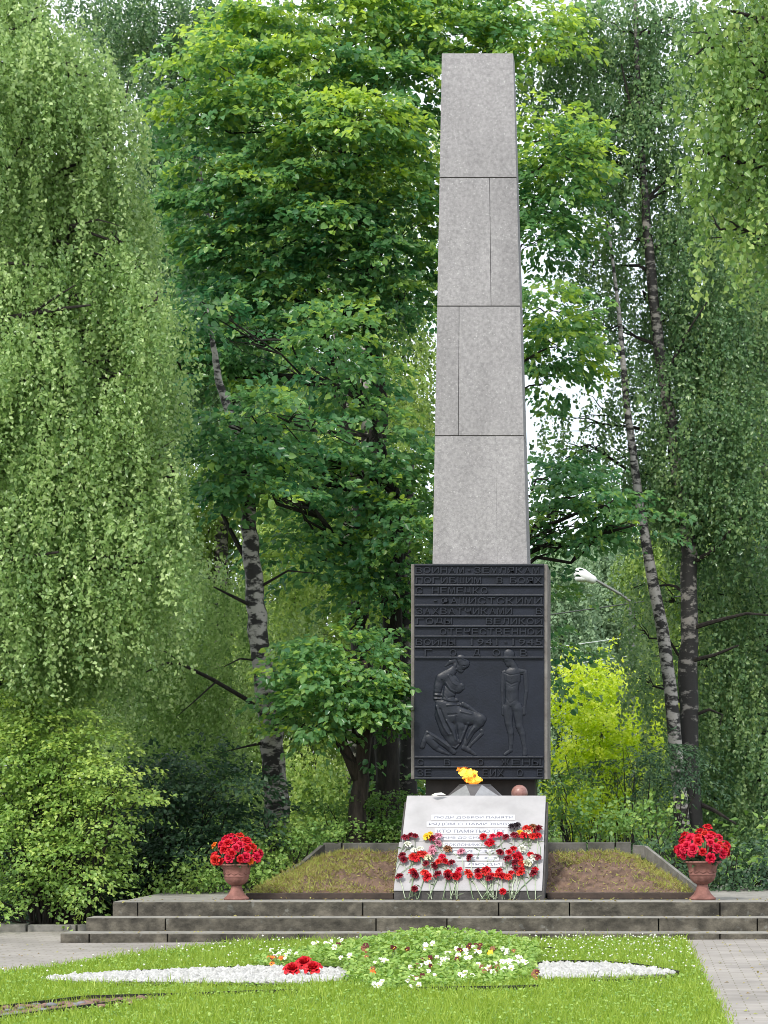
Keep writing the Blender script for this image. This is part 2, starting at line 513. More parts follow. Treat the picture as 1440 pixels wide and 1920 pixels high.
def leaf_mesh(name, pos, axis, nrm, ln, wd, tint, shape='oval', fold=0.25):
    N = len(pos)
    a = unit(axis)
    n = unit(nrm - a * np.sum(nrm * a, 1, keepdims=True))
    b = np.cross(n, a)
    ln, wd = ln[:, None], wd[:, None]
    f = n * wd * fold
    if shape == 'diamond':
        v = np.stack([pos, pos + a * ln * 0.42 + b * wd * 0.5 + f, pos + a * ln, pos + a * ln * 0.42 - b * wd * 0.5 + f], 1)
        k, faces = 4, np.array([[0, 2, 1], [0, 3, 2]])
    elif shape == 'blade':
        v = np.stack([pos - b * wd * 0.5, pos + b * wd * 0.5, pos + a * ln * 0.55 + b * wd * 0.42, pos + a * ln * 0.55 - b * wd * 0.42, pos + a * ln * 0.98 + n * ln * fold], 1)
        k, faces = 5, None
    else:
        v = np.stack([pos, pos + a * ln * 0.25 + b * wd * 0.5 + f, pos + a * ln * 0.65 + b * wd * 0.40 + f * 0.7, pos + a * ln - n * ln * 0.08,
                      pos + a * ln * 0.65 - b * wd * 0.40 + f * 0.7, pos + a * ln * 0.25 - b * wd * 0.5 + f], 1)
        k, faces = 6, np.array([[0, 3, 2, 1], [0, 5, 4, 3]])
    me = bpy.data.meshes.new(name)
    me.vertices.add(N * k)
    me.vertices.foreach_set('co', v.reshape(-1).astype(np.float32))
    off = (np.arange(N) * k)[:, None]
    if faces is None:
        q = np.concatenate([off + np.array([[0, 1, 2, 3]]), off + np.array([[3, 2, 4]])], 1)      # 7 loops per blade
        idx = q.reshape(-1)
        tot = np.tile([4, 3], N)
        per = 2
    else:
        idx = (off[:, :, None] + faces[None]).reshape(-1)
        tot = np.full(N * len(faces), faces.shape[1])
        per = len(faces)
    start = np.concatenate([[0], np.cumsum(tot)[:-1]])
    me.loops.add(len(idx))
    me.loops.foreach_set('vertex_index', idx.astype(np.int32))
    me.polygons.add(len(tot))
    me.polygons.foreach_set('loop_start', start.astype(np.int32))
    me.polygons.foreach_set('loop_total', tot.astype(np.int32))
    at = me.attributes.new('tint', 'FLOAT', 'FACE')
    at.data.foreach_set('value', np.repeat(np.clip(tint, 0, 1), per).astype(np.float32))
    me.update(calc_edges=True)
    return me

def lobe_points(lobes, dens, inner=0.35, top=0.0):
    """fan seats in each lobe: (px, py, rx, ry in photo pixels, depth D, depth radius m, tint shift, density factor)"""
    C, U, T, K = [], [], [], []
    for i, lb in enumerate(lobes):
        px, py, rx, ry, D, dr = lb[:6]
        ts = lb[6] if len(lb) > 6 else 0.0
        dk = lb[7] if len(lb) > 7 else 1.0
        c = np.array(P(px, py, D))
        r = np.array([rx / F * D, dr, ry / F * D])
        n = max(6, int(dens * dk * (r[0] * r[2]) * (1 + r[1] * 0.5)))
        u = unit(RNG.normal(size=(n, 3)) + np.array([0, -0.25, top]))
        q = inner + (1 - inner) * RNG.random(n) ** 0.55
        C.append(c + u * q[:, None] * r)
        U.append(u)
        T.append(np.full(n, ts))
        K.append(np.full(n, i))
    return np.concatenate(C), np.concatenate(U), np.concatenate(T), np.concatenate(K)

def foliage(style, lobes, dens, leaf, m=26, L0=0.6, spread=0.18, base=0.45, inner=0.35, top=0.0, aspect=0.75):
    c, u, ts, _ = lobe_points(lobes, dens, inner, top)
    n = len(c)
    h = u.copy()
    h[:, 2] *= 0.25
    h = unit(h + RNG.normal(size=(n, 3)) * [0.45, 0.45, 0.12])
    Ls = L0 * RNG.uniform(0.6, 1.3, n)
    ft = base + ts + RNG.normal(size=n) * spread
    up = np.array([[0, 0, 1.0]])
    side = unit(np.cross(np.broadcast_to(up, h.shape), h))
    N = n * m
    rp = lambda a: np.repeat(a, m, axis=0)
    c, h, side, Ls, ft = rp(c), rp(h), rp(side), rp(Ls), rp(ft)
    t = RNG.random(N)
    jit = lambda s: RNG.normal(size=(N, 3)) * s
    ln = leaf * RNG.uniform(0.65, 1.2, N)
    if style == 'fan':                     # flat layered sprays
        s = RNG.uniform(-1, 1, N)
        hw = 0.5 * Ls * (1 - 0.65 * t)
        pos = c + h * (t * Ls)[:, None] + side * (s * hw)[:, None] - up * (0.28 * Ls * t ** 2 + 0.15 * hw * s * s)[:, None] + jit(0.025)
        ax = h * 0.7 + side * (s * 0.9)[:, None] - up * 0.35 + jit(0.3)
        nr = up * 0.9 + h * 0.35 + np.array([[0, -0.2, 0]]) + jit(0.48)
    elif style == 'strand':                # pendulous birch twigs
        pos = c + h * (0.30 * Ls * np.sqrt(t))[:, None] - up * (Ls * t)[:, None] + jit(0.03)
        ax = -up * 0.7 + jit(0.6)
        nr = np.array([[0, -0.45, 0.45]]) + h * 0.3 + jit(0.8)
    elif style == 'bush':                  # upright shoots
        hh = unit(h + up * 0.55)
        pos = c + hh * (t * Ls)[:, None] + jit(0.05)
        ax = hh * 0.5 + jit(0.6) - up * 0.15
        nr = up * 0.8 + np.array([[0, -0.35, 0]]) + jit(0.5)
    else:                                  # 'needle': drooping flat sprays of narrow leaves
        s = RNG.uniform(-1, 1, N)
        hw = 0.32 * Ls * (1 - 0.7 * t)
        pos = c + h * (t * Ls)[:, None] + side * (s * hw)[:, None] - up * (0.45 * Ls * t ** 1.5)[:, None] + jit(0.015)
        ax = h * 0.6 + side * (np.sign(s) * 0.7)[:, None] - up * 0.5 + jit(0.2)
        nr = up + jit(0.4)
    tint = ft + RNG.normal(size=N) * 0.13
    return pos, ax, nr, ln, ln * aspect * RNG.uniform(0.8, 1.15, N), tint

def crown(name, parent, lm, style, lobes, dens, leaf, shape='diamond', **kw):
    me = leaf_mesh(name, *foliage(style, lobes, dens, leaf, **kw), shape=shape)
    return link_mesh(name, me, lm, parent)

def bend(a, b, k=5, sag=0.0, wob=0.04):
    a, b = Vector(a), Vector(b)
    l = (b - a).length
    out = []
    for i in range(k + 1):
        t = i / k
        p = a.lerp(b, t)
        p.z += sag * l * math.sin(math.pi * t)
        if 0 < i < k:
            p += Vector([random.gauss(0, wob * l) for _ in range(3)])
        out.append(p)
    return out

def tree(name, label, cat, trunk, bark, leafm, style, lobes, dens, leaf, group=None, limbs=(), limb_mat=None, twigs=5, shape='diamond', trunk2=None, k=10, bark2=None, auto=True, **kw):
    """trunk: [(px, py, D, radius m)] foot first; limbs: the same, drawn by hand; lobes get limbs of their own"""
    pts = [P(a, b, D) for a, b, D, r in trunk]
    foot = pts[0].copy()
    foot.z = min(foot.z, 0.0)
    root = empty(name, (foot.x, foot.y, 0), label, cat, group)
    rr = [r for *_, r in trunk]
    # refine the trunk with a little wobble
    fp, fr = [], []
    for i in range(len(pts) - 1):
        for j in range(5):
            t = j / 5
            p = pts[i].lerp(pts[i + 1], t)
            if i + j:
                p += Vector((random.gauss(0, 0.11), random.gauss(0, 0.11), 0)) * fr[-1]
            fp.append(p)
            fr.append((rr[i] * (1 - t) + rr[i + 1] * t) * random.uniform(0.95, 1.06))
    fp.append(pts[-1]); fr.append(rr[-1])
    if fp[0].z > -0.05:
        fp.insert(0, Vector((fp[0].x, fp[0].y, -0.1)))
        fr.insert(0, fr[0] * 1.25)
    tb = MB().tube(fp, fr, k)
    tb.build('trunk', bark, root, smooth=True)
    for t2 in (trunk2 or []):
        q = [P(a, b, D) for a, b, D, r in t2]
        MB().tube(q, [r for *_, r in t2], k).build('trunk', bark2 or bark, root, smooth=True)
    lb = MB()
    for l in limbs:
        q = [P(a, b, D) for a, b, D, r in l]
        rad = [r for *_, r in l]
        lb.tube(q, rad, 6)
    for l in (lobes if auto else ()):
        c = P(l[0], l[1], l[4])
        below = [p for p in fp if p.z < c.z + 0.2] or [fp[0]]
        s = min(below, key=lambda p: (p - c).length + abs(p.z - (c.z - 0.6)) * 0.4)
        d = (c - s).length
        i = fp.index(s)
        r0 = min(fr[i] * 0.45, 0.012 + d * 0.016)
        path = bend(s, c, 5, 0.06, 0.05)
        lb.tube(path, [r0 * (1 - 0.75 * j / 5) for j in range(6)], 5)
        for _ in range(twigs):
            u = Vector((random.gauss(0, 1), random.gauss(0, 0.7), random.gauss(0.1, 0.8))).normalized()
            e = c + Vector((u.x * l[2] / F * l[4], u.y * l[5], u.z * l[3] / F * l[4])) * random.uniform(0.6, 0.95)
            a = path[random.randint(2, 5)]
            lb.tube(bend(a, e, 4, 0.05, 0.05), [r0 * 0.38, r0 * 0.3, r0 * 0.22, r0 * 0.14, 0.003], 4)
    if lb.v:
        lb.build('branches', limb_mat or M['bark_dark'], root)
    crown('crown', root, leafm, style, lobes, dens, leaf, shape=shape, **kw)
    return root

def shrub(name, label, cat, leafm, style, lobes, dens, leaf, group=None, stem=None, nstem=6, shape='diamond', **kw):
    px = sum(l[0] for l in lobes) / len(lobes)
    D = sum(l[4] for l in lobes) / len(lobes)
    x = (px - VX) / F * D
    root = empty(name, (x, D, 0), label, cat, group)
    sb = MB()
    for l in lobes:
        c = P(l[0], l[1], l[4])
        for _ in range(nstem):
            e = c + Vector((random.gauss(0, 0.45) * l[2] / F * l[4], random.gauss(0, 0.3) * l[5], random.gauss(0.1, 0.4) * l[3] / F * l[4]))
            f = Vector((x + (e.x - x) * 0.3 + random.gauss(0, 0.06), D + random.gauss(0, 0.06), -0.05))
            sb.tube(bend(f, e, 5, 0.05, 0.03), [0.016, 0.013, 0.011, 0.009, 0.006, 0.003], 5)
    sb.build('stems', stem or M['bark_dark'], root)
    crown('foliage', root, leafm, style, lobes, dens, leaf, shape=shape, **kw)
    return root

# ------------------------------------------------------------------ setting: ground, paving, lawn
def sheet(name, pts, m, dz, kind='structure', sub=1):
    me = bpy.data.meshes.new(name)
    me.from_pydata([(p[0], p[1], gz(p[0], p[1]) + dz) for p in pts], [], [tuple(range(len(pts)))])
    return tag(link_mesh(name, me, m), kind=kind)

me = bpy.data.meshes.new('ground')
me.from_pydata([(-400, -20, -0.06), (400, -20, -0.06), (400, 900, -0.06), (-400, 900, -0.06)], [], [(0, 1, 2, 3)])
tag(link_mesh('ground', me, M['ground']), kind='structure')
sheet('paving', [(-9, -6), (6, -6), (6, 24.0), (-9, 24.0)], M['paver'], 0.0)

LAWN = [(-6.6, 9), (0.62, 9), (0.56, 14), (0.52, 17), (0.46, 21.5), (0.42, 22.0), (-3.9, 22.0), (-4.6, 20.6), (-5.05, 18.9), (-5.6, 17.6), (-6.6, 16.5)]
sheet('lawn', LAWN, M['turf'], 0.012)

def inside(poly, x, y):
    r = np.zeros(len(x), bool)
    n = len(poly)
    for i in range(n):
        x0, y0 = poly[i]
        x1, y1 = poly[(i + 1) % n]
        c = ((y0 > y) != (y1 > y)) & (x < (x1 - x0) * (y - y0) / (y1 - y0 + 1e-12) + x0)
        r ^= c
    return r

# lens-shaped beds of white chips, in photo pixels on the ground
LENS_L = [(76, 1841), (150, 1836), (260, 1830), (380, 1825), (480, 1822), (560, 1821), (640, 1826), (662, 1836), (640, 1846), (560, 1851), (440, 1851), (300, 1850), (180, 1849), (100, 1847)]
LENS_R = [(1000, 1822), (1015, 1816), (1060, 1814), (1130, 1815), (1190, 1820), (1240, 1827), (1268, 1833), (1240, 1837), (1160, 1840), (1080, 1842), (1022, 1843), (1005, 1836)]
BED_C = G(745, 1800)
lensL = [tuple(G(*p)[:2]) for p in LENS_L]
lensR = [tuple(G(*p)[:2]) for p in LENS_R]
BED = [tuple(G(*p)[:2]) for p in [(470, 1815), (520, 1800), (600, 1790), (700, 1783), (820, 1781), (930, 1785), (1000, 1797), (1020, 1820), (1000, 1838), (930, 1851), (820, 1858), (730, 1858), (660, 1852), (600, 1830), (520, 1825)]]
STRIP = [tuple(G(*p)[:2]) for p in [(-30, 1899), (60, 1889), (160, 1877), (260, 1874), (330, 1872), (240, 1884), (150, 1897), (60, 1908), (-30, 1917)]]

# grass blades
def grass():
    n = 150000
    Y = 13.2 + (22.1 - 13.2) * RNG.random(n) ** 1.15
    X = RNG.uniform(-6.6, 0.68, n)
    jx = X + RNG.normal(size=n) * 0.025
    ok = inside(LAWN, jx, Y)
    for pl in (lensL, lensR, BED):
        ok &= ~inside(pl, X, Y)
    ok &= ~inside(STRIP, X, Y) | (RNG.random(len(X)) < 0.3)
    X, Y = X[ok], Y[ok]
    n = len(X)
    Z = np.array([0.0053 * (x + 5.9) for x in X]) + 0.008
    pos = np.stack([X, Y, Z], 1)
    clump = 0.5 + 0.5 * np.sin(X * 5.1 + np.sin(Y * 3.3) * 2) * np.sin(Y * 4.3 + X * 1.7)
    ax = np.stack([RNG.normal(size=n) * 0.38, RNG.normal(size=n) * 0.38, np.ones(n)], 1)
    nr = np.stack([RNG.normal(size=n), RNG.normal(size=n) - 0.6, np.full(n, 0.3)], 1)
    ln = RNG.gamma(6, 0.0085, n) * (0.65 + 0.6 * clump)
    tint = 0.45 + RNG.normal(size=n) * 0.2 + 0.15 * (clump - 0.5)
    me = leaf_mesh('grass', pos, ax, nr, ln, RNG.uniform(0.004, 0.0075, n), tint, shape='blade', fold=0.25)
    tag(link_mesh('grass', me, L['grass']), 'short bright green grass of the lawn in front of the steps', 'grass', kind='stuff')
    # broad clover leaves low in the turf
    n = 16000
    X, Y = RNG.uniform(-6.4, 0.55, n), RNG.uniform(13.5, 22, n)
    ok = inside(LAWN, X, Y)
    for pl in (lensL, lensR, STRIP, BED):
        ok &= ~inside(pl, X, Y)
    X, Y = X[ok], Y[ok]
    n = len(X)
    pos = np.stack([X, Y, 0.0053 * (X + 5.9) + RNG.uniform(0.02, 0.05, n)], 1)
    ax = RNG.normal(size=(n, 3)) * [1, 1, 0.2]
    nr = RNG.normal(size=(n, 3)) * 0.35 + [0, -0.3, 1]
    me = leaf_mesh('clover', pos, ax, nr, RNG.uniform(0.015, 0.03, n), RNG.uniform(0.014, 0.026, n), RNG.normal(0.5, 0.2, n), shape='oval')
    tag(link_mesh('clover', me, L['pansy']), 'small clover leaves growing low among the lawn grass', 'clover', kind='stuff')
    # white clover heads and fluff, thickest near the steps
    b = MB()
    k = 0
    while k < 420:
        x, y = random.uniform(-5.5, 0.5), 22 - abs(random.gauss(0, 2.2))
        if random.random() < 0.35:
            x = random.uniform(-1.6, 0.5)
        if y < 13.6 or not inside(LAWN, np.array([x]), np.array([y]))[0] or any(inside(pl, np.array([x]), np.array([y]))[0] for pl in (lensL, lensR, BED)):
            continue
        z = gz(x, y) + random.uniform(0.045, 0.075)
        r = random.uniform(0.006, 0.012)
        b.poly([(x + r, y, z), (x - r, y, z), (x, y + r, z), (x, y - r, z), (x, y, z + r), (x, y, z - r)],
               [(0, 2, 4), (2, 1, 4), (1, 3, 4), (3, 0, 4), (2, 0, 5), (1, 2, 5), (3, 1, 5), (0, 3, 5)])
        k += 1
    tag(b.build('clover_flowers', M['white']), 'tiny white clover heads dotted over the lawn grass', 'clover flowers', kind='stuff')
grass()

# ------------------------------------------------------------------ steps and platform
D1, D2, D3 = 22.8, 22.45, 22.1
Z1 = CH - (1692 - VY) * D1 / F
Z2 = CH - (1722 - VY) * D2 / F
Z3 = CH - (1751 - VY) * D3 / F
xs = lambda px, D: (px - VX) / F * D
steps = empty('stone_steps', (xs(885, D3), D3, 0), 'three long mossy grey stone steps carrying the memorial platform', 'steps')
def course(px0, joints, px1, D, Dback, z0, z1, bw):
    e = [px0] + joints + [px1]
    for a, b in zip(e[:-1], e[1:]):
        g = 0.006
        t = random.uniform(-0.004, 0.004)
        MB().box(xs(a, D) + g, xs(b, D) - g, D + t, Dback, z0, z1 + random.uniform(-0.003, 0.003)).build('step_block', M['step'], steps, bevel=0.008)
course(112, [167, 314, 560, 860, 1130, 1350], 1660, D3, D2 + 0.05, -0.05, Z3, 0)
course(160, [310, 705, 838, 1235, 1420], 1610, D2, D1 + 0.05, Z3 - 0.10, Z2, 0)
course(210, [258, 680, 935, 1068, 1350], 1560, D1, D1 + 0.42, Z2 - 0.10, Z1, 0)
MB().box(xs(210, D1) + 0.01, xs(1560, D1) - 0.01, D1 + 0.43, 27.2, -0.05, Z1 - 0.004).build('platform', M['tread'], steps, bevel=0.006)
# paler surface of the treads
MB().box(xs(162, D2), xs(1605, D2), D2 + 0.012, D1 - 0.004, Z2, Z2 + 0.006).build('tread', M['tread'], steps)
MB().box(xs(114, D3), xs(1655, D3), D3 + 0.012, D2 - 0.004, Z3, Z3 + 0.006).build('tread', M['tread'], steps)
MB().box(xs(212, D1), xs(1555, D1), D1 + 0.012, D1 + 0.42, Z1, Z1 + 0.006).build('tread', M['tread'], steps)

# low kerb behind the left paving
kb = empty('stone_kerb', (-6.6, 24.1, 0), 'low weathered stone kerb along the paving left of the steps', 'kerb')
for a, b in ((-9.0, -6.75), (-6.73, -6.2), (-6.18, -5.72), (-5.70, -5.4)):
    MB().box(a, b, 24.02, 24.2, -0.05, 0.075 + random.uniform(-0.01, 0.008)).build('kerb_stone', M['kerb'], kb, bevel=0.012)

def litter():
    n = 900
    X = RNG.uniform(-6.5, 1.6, n)
    Y = np.concatenate([RNG.uniform(14, 22.05, 500), RNG.uniform(D3 + 0.02, D1 + 0.7, 400)])
    z = np.where(Y < D3, [gz(x, 0) + 0.004 for x in X], np.where(Y < D2, Z3 + 0.009, np.where(Y < D1, Z2 + 0.009, Z1 + 0.009)))
    ok = ~inside(LAWN, X, Y) & ((Y < D3) | (X > xs(230, D1)))
    pos = np.stack([X, Y, z], 1)[ok]
    n = len(pos)
    me = leaf_mesh('fallen_leaves', pos, RNG.normal(size=(n, 3)) * [1, 1, .15], RNG.normal(size=(n, 3)) * .3 + [0, -.2, 1], RNG.uniform(.015, .045, n), RNG.uniform(.01, .028, n), RNG.random(n) * 0.8, shape='diamond')
    tag(link_mesh('fallen_leaves', me, L['dry']), 'small dead leaves and bits scattered over the steps and paving', 'fallen leaves', kind='stuff')
litter()
tw = MB().tube([P(1424, 1786, 20.8), P(1432, 1788, 20.7), P(1446, 1785, 20.75)], 0.006, 5).tube([P(1430, 1788, 20.7), P(1438, 1784, 20.6)], 0.004, 4)
for i_, v_ in enumerate(tw.v):
    tw.v[i_] = (v_[0], v_[1], v_[2] * 0.3 + gz(v_[0], v_[1]) * 0.7 + 0.006)
tag(tw.build('twig', M['bark_dark']), 'small dark twig lying on the right paving near the frame edge', 'twig')

# ------------------------------------------------------------------ mound of earth with its borders
MF, MBk = 23.62, 25.4
def mound_z(u, v):
    z0, z1 = 0.44, CH - (1598 - VY) / F * MBk
    return z0 + (z1 - z0) * (v ** 0.85)
nu, nv = 150, 60
vs, fs = [], []
for j in range(nv + 1):
    v = j / nv
    D = MF + (MBk - MF) * v
    a = xs(460, MF) * (1 - v) + xs(600, MBk) * v
    b = xs(1312, MF) * (1 - v) + xs(1190, MBk) * v
    for i in range(nu + 1):
        u = i / nu
        x = a + (b - a) * u
        bump = 0.022 * math.sin(x * 7.3 + D * 3) * math.sin(D * 9 + x * 2) + random.gauss(0, 0.017) + 0.025 * math.sin(x * 2.1 + 1) + 0.02 * math.sin(x * 17 + D * 5) * math.sin(D * 13 - x * 6)
        edge = min(u, 1 - u) * 12
        z = mound_z(u, v) + bump * min(1, edge) * min(1, v * 8, 0.25 + (1 - v) * 8) - (0.05 * max(0, 1 - edge))
        vs.append((x, D, z))
for j in range(nv):
    for i in range(nu):
        k = j * (nu + 1) + i
        fs.append((k, k + 1, k + nu + 2, k + nu + 1))
nb = len(vs)
me = bpy.data.meshes.new('earth_mound')
me.from_pydata(vs, [], fs)
mo = link_mesh('earth_mound', me, M['soil'], smooth=True)
tag(mo, kind='structure')
MOUND = np.array(vs)

def mound_tufts():
    n = 42000
    u, v = RNG.random(n), RNG.random(n)
    x_edge = np.minimum(u * 1.0, (1 - u))
    noise = np.sin(u * 31 + v * 5) * np.sin(v * 13 + u * 9)
    keep = RNG.random(n) < np.clip(np.where(u < 0.5, 1.25 - u * 4.2, 0.75 - (1 - u) * 6) + noise * 0.35, 0.03, 1)
    keep |= (RNG.random(n) < 0.5) & (v > 0.66) & (u > 0.74)
    keep |= (RNG.random(n) < 0.22) & (v < 0.12) & (u < 0.36)
    u, v = u[keep], v[keep]
    i = np.clip((u * nu).astype(int), 0, nu)
    j = np.clip((v * nv).astype(int), 0, nv)
    pos = MOUND[j * (nu + 1) + i] + RNG.normal(size=(len(u), 3)) * [0.02, 0.015, 0.004]
    n = len(pos)
    ax = np.stack([RNG.normal(size=n) * 0.7, RNG.normal(size=n) * 0.5 - 0.3, np.full(n, 0.7)], 1)
    nr = RNG.normal(size=(n, 3)) + [0, -0.5, 0.4]
    me = leaf_mesh('dry_grass', pos, ax, nr, RNG.uniform(0.03, 0.085, n), RNG.uniform(0.004, 0.008, n), RNG.normal(0.62, 0.3, n), shape='blade')
    tag(link_mesh('dry_grass', me, L['dry']), 'sparse yellowing grass growing over the edges of the earth mound', 'dry grass', kind='stuff')
    # litter of dead leaves and clods
    n = 1500
    k = RNG.integers(0, nb, n)
    pos = MOUND[k] + [0, 0, 0.008] + RNG.normal(size=(n, 3)) * [0.02, 0.02, 0.004]
    me = leaf_mesh('leaf_litter', pos, RNG.normal(size=(n, 3)) * [1, 1, 0.2], RNG.normal(size=(n, 3)) * 0.5 + [0, -0.4, 1], RNG.uniform(0.02, 0.05, n), RNG.uniform(0.012, 0.03, n), RNG.normal(0.2, 0.25, n), shape='diamond')
    tag(link_mesh('leaf_litter', me, L['dry']), 'dead leaves and straw scattered on the bare earth of the mound', 'leaf litter', kind='stuff')
mound_tufts()

border = empty('mound_border', (xs(885, MF), MBk, Z1), 'weathered concrete border slabs around the earth mound', 'border')
MB().box(xs(462, 23.55), xs(738, 23.25) - 0.03, 23.5, 23.6, Z1, CH - (1675 - VY) * 23.5 / F).build('front_board', M['kerb_dark'], border, bevel=0.008)
MB().box(xs(1024, 23.25), xs(1312, 23.5), 23.5, 23.6, Z1, CH - (1674 - VY) * 23.5 / F).build('front_board', M['kerb_dark'], border, bevel=0.008)
PT = CH - (1580 - VY) / F * 25.45
for a, b in ((605, 640), (642, 752), (1026, 1100), (1102, 1153), (1155, 1184)):
    MB().box(xs(a, 25.45), xs(b, 25.45) - 0.005, 25.45 + random.uniform(-0.004, 0.004), 25.62, Z1, PT + random.uniform(-0.006, 0.006)).build('rear_slab', M['parapet'], border, bevel=0.01)
MB().box(xs(754, 25.5), xs(1024, 25.5), 25.47, 25.6, Z1, PT - 0.01).build('rear_slab', M['parapet'], border, bevel=0.01)
def sloping(pts, h, t, m):
    mb = MB()
    top = [P(*p) for p in pts]
    for a, b in zip(top[:-1], top[1:]):
        d = Vector((b - a))
        s = Vector((d.y, -d.x, 0)).normalized() * t
        mb.hexa([a - Vector((0, 0, h)), b - Vector((0, 0, h)), b - Vector((0, 0, h)) + s, a - Vector((0, 0, h)) + s], [a, b, b + s, a + s])
    return mb.build('side_slab', m, border, bevel=0.004)
sloping([(458, 1684, 23.55), (560, 1618, 24.9), (604, 1581, 25.5)], 0.15, 0.05, M['parapet'])
sloping([(1312, 1668, 23.6), (1208, 1586, 25.35), (1186, 1584, 25.5)], 0.14, 0.04, M['kerb'])

# ------------------------------------------------------------------ the obelisk
OB = 25.90
mon = empty('obelisk_monument', (xs(895, OB), OB, Z1), 'tall tapered grey granite obelisk with a dark relief plaque at its foot', 'monument')
def fD(y):                              # front face leans back with height
    return OB + (1057 - y) / 957 * 0.20
def bD(y):
    return OB + 0.85 - (1057 - y) / 957 * 0.30
def xl(y):
    return 811 + (1057 - y) / 957 * 17.5
def xr(y):
    return 988.5 - (1057 - y) / 957 * 26.5
def shaft_block(y0, y1, ta, tb, tone=0):        # ta, tb: share of the width, 0 left .. 1 right
    lo, hi = [], []
    for y, out in ((y1, lo), (y0, hi)):
        d0, d1 = fD(y), bD(y)
        za = P(0, y, d0).z
        w0, w1 = xs(xl(y), d0), xs(xr(y), d0)
        inset = (1057 - y) / 957 * 0.0
        xa, xb = w0 + (w1 - w0) * ta, w0 + (w1 - w0) * tb
        out += [(xa, d0, za), (xb, d0, za), (xb, d1, za), (xa, d1, za)]
    MB().hexa(lo, hi).build('shaft_block', M['granite_%d' % tone], mon, bevel=0.0035)
g = 0.9
shaft_block(100, 333 - g, 0, 1)
shaft_block(333 + g, 574 - g, 0, 0.647)
shaft_block(333 + g, 574 - g, 0.652, 1, 1)
shaft_block(574 + g, 817 - g, 0, 0.262, 1)
shaft_block(574 + g, 817 - g, 0.267, 1)
shaft_block(817 + g, 1058, 0, 0.6845, 2)
shaft_block(817 + g, 1058, 0.6848, 1, 2)
lo, hi = [], []
for y, out in ((1056, lo), (103, hi)):
    d0, d1 = fD(y) + 0.02, bD(y) - 0.02
    z = P(0, y, d0).z
    out += [(xs(xl(y), d0) + 0.02, d0, z), (xs(xr(y), d0) - 0.02, d0, z), (xs(xr(y), d0) - 0.02, d1, z), (xs(xl(y), d0) + 0.02, d1, z)]
MB().hexa(lo, hi).build('shaft_core', M['granite_dark'], mon)
PD = 25.70
zt, zb = P(0, 1058, PD).z, P(0, 1461, PD).z
MB().box(xs(798, 25.95), xs(1003, 25.95), 25.95, 26.62, Z1 - 0.1, zt - 0.02).build('pillar', M['pillar'], mon, bevel=0.006)
# plaque: a stone case with a cast plate on its face
px0, px1 = xs(770.5, PD), xs(1026.5, PD)
case = MB()
case.box(px0, px1, PD, 26.6, zb, zt)
case = case.build('plaque', M['frame'], mon, bevel=0.006)
qx0, qx1 = xs(777, PD), xs(1020, PD)
MB().box(qx0, qx1, PD - 0.022, PD + 0.01, zb + 0.004, zt + 0.004).build('cast_plate', M['plate'], case, bevel=0.004)
FP = PD - 0.022
zy = lambda y: P(0, y, PD).z
def rib(y, h=4.5):
    MB().box(qx0 + 0.004, qx1 - 0.004, FP - 0.028, FP + 0.004, zy(y + h / 2), zy(y - h / 2)).build('rib', M['relief'], case, bevel=0.007)
for y in (1060, 1078.5, 1098, 1117, 1136, 1155.5, 1175, 1194, 1214, 1233.5, 1419.5, 1438.5, 1459.5):
    rib(y, 4.0)

def text_mesh(s, size=1.0, extrude=0.0, bold=0.0):
    cu = bpy.data.curves.new('text', 'FONT')
    cu.body = s
    cu.size = size
    cu.extrude = extrude
    cu.offset = bold
    cu.resolution_u = 3
    o = bpy.data.objects.new('text', cu)
    COL.objects.link(o)
    dg = bpy.context.evaluated_depsgraph_get()
    me = bpy.data.meshes.new_from_object(o.evaluated_get(dg))
    bpy.data.objects.remove(o)
    bpy.data.curves.remove(cu)
    return me

def spread_text(name, words, y0, y1, mt, parent):
    """words: [(text, px left, px right)], each letter given an equal cell, raised from the plate"""
    for w, a, b in words:
        mb = MB()
        cell = (b - a) / len(w)
        for i, ch in enumerate(w):
            if ch == ' ':
                continue
            me = text_mesh(ch, 1, 0.5, 0.0)
            co = np.array([v.co[:] for v in me.vertices])
            mn, mxx = co.min(0), co.max(0)
            wd = max(mxx[0] - mn[0], 0.15)
            x0 = xs(a + i * cell + cell * 0.10, PD)
            x1 = xs(a + (i + 1) * cell - cell * 0.10, PD)
            if ch in '1-':
                x0, x1 = x0 + (x1 - x0) * 0.3, x1 - (x1 - x0) * 0.3
            za, zc = zy(y1), zy(y0)
            if ch == '-':
                m_ = (za + zc) / 2
                za, zc = m_ - 0.008, m_ + 0.008
            hh = max(mxx[1] - mn[1], 0.01)
            k = len(mb.v)
            for v in co:
                mb.v.append((x0 + (v[0] - mn[0]) / wd * (x1 - x0), FP - 0.011 - (v[2]) * 0.026, za + (v[1] - mn[1]) / hh * (zc - za)))
            mb.f += [tuple(q + k for q in p.vertices) for p in me.polygons]
            bpy.data.meshes.remove(me)
        mb.build(name, mt, parent)
spread_text('inscription', [('ВОИНАМ-ЗЕМЛЯКАМ', 778, 1013)], 1064, 1075, M['relief'], case)
spread_text('inscription', [('ПОГИБШИМ', 779, 904), ('В', 930, 944), ('БОЯХ', 955, 1017)], 1082.5, 1094.5, M['relief'], case)
spread_text('inscription', [('С НЕМЕЦКО', 779, 916)], 1101.5, 1113.5, M['relief'], case)
spread_text('inscription', [('-ФАШИСТСКИМИ', 808, 1018)], 1120.5, 1132.5, M['relief'], case)
spread_text('inscription', [('ЗАХВАТЧИКАМИ', 779, 962), ('В', 1004, 1018)], 1140, 1152, M['relief'], case)
spread_text('inscription', [('ГОДЫ', 780, 850), ('ВЕЛИКОЙ', 910, 1018)], 1159, 1171, M['relief'], case)
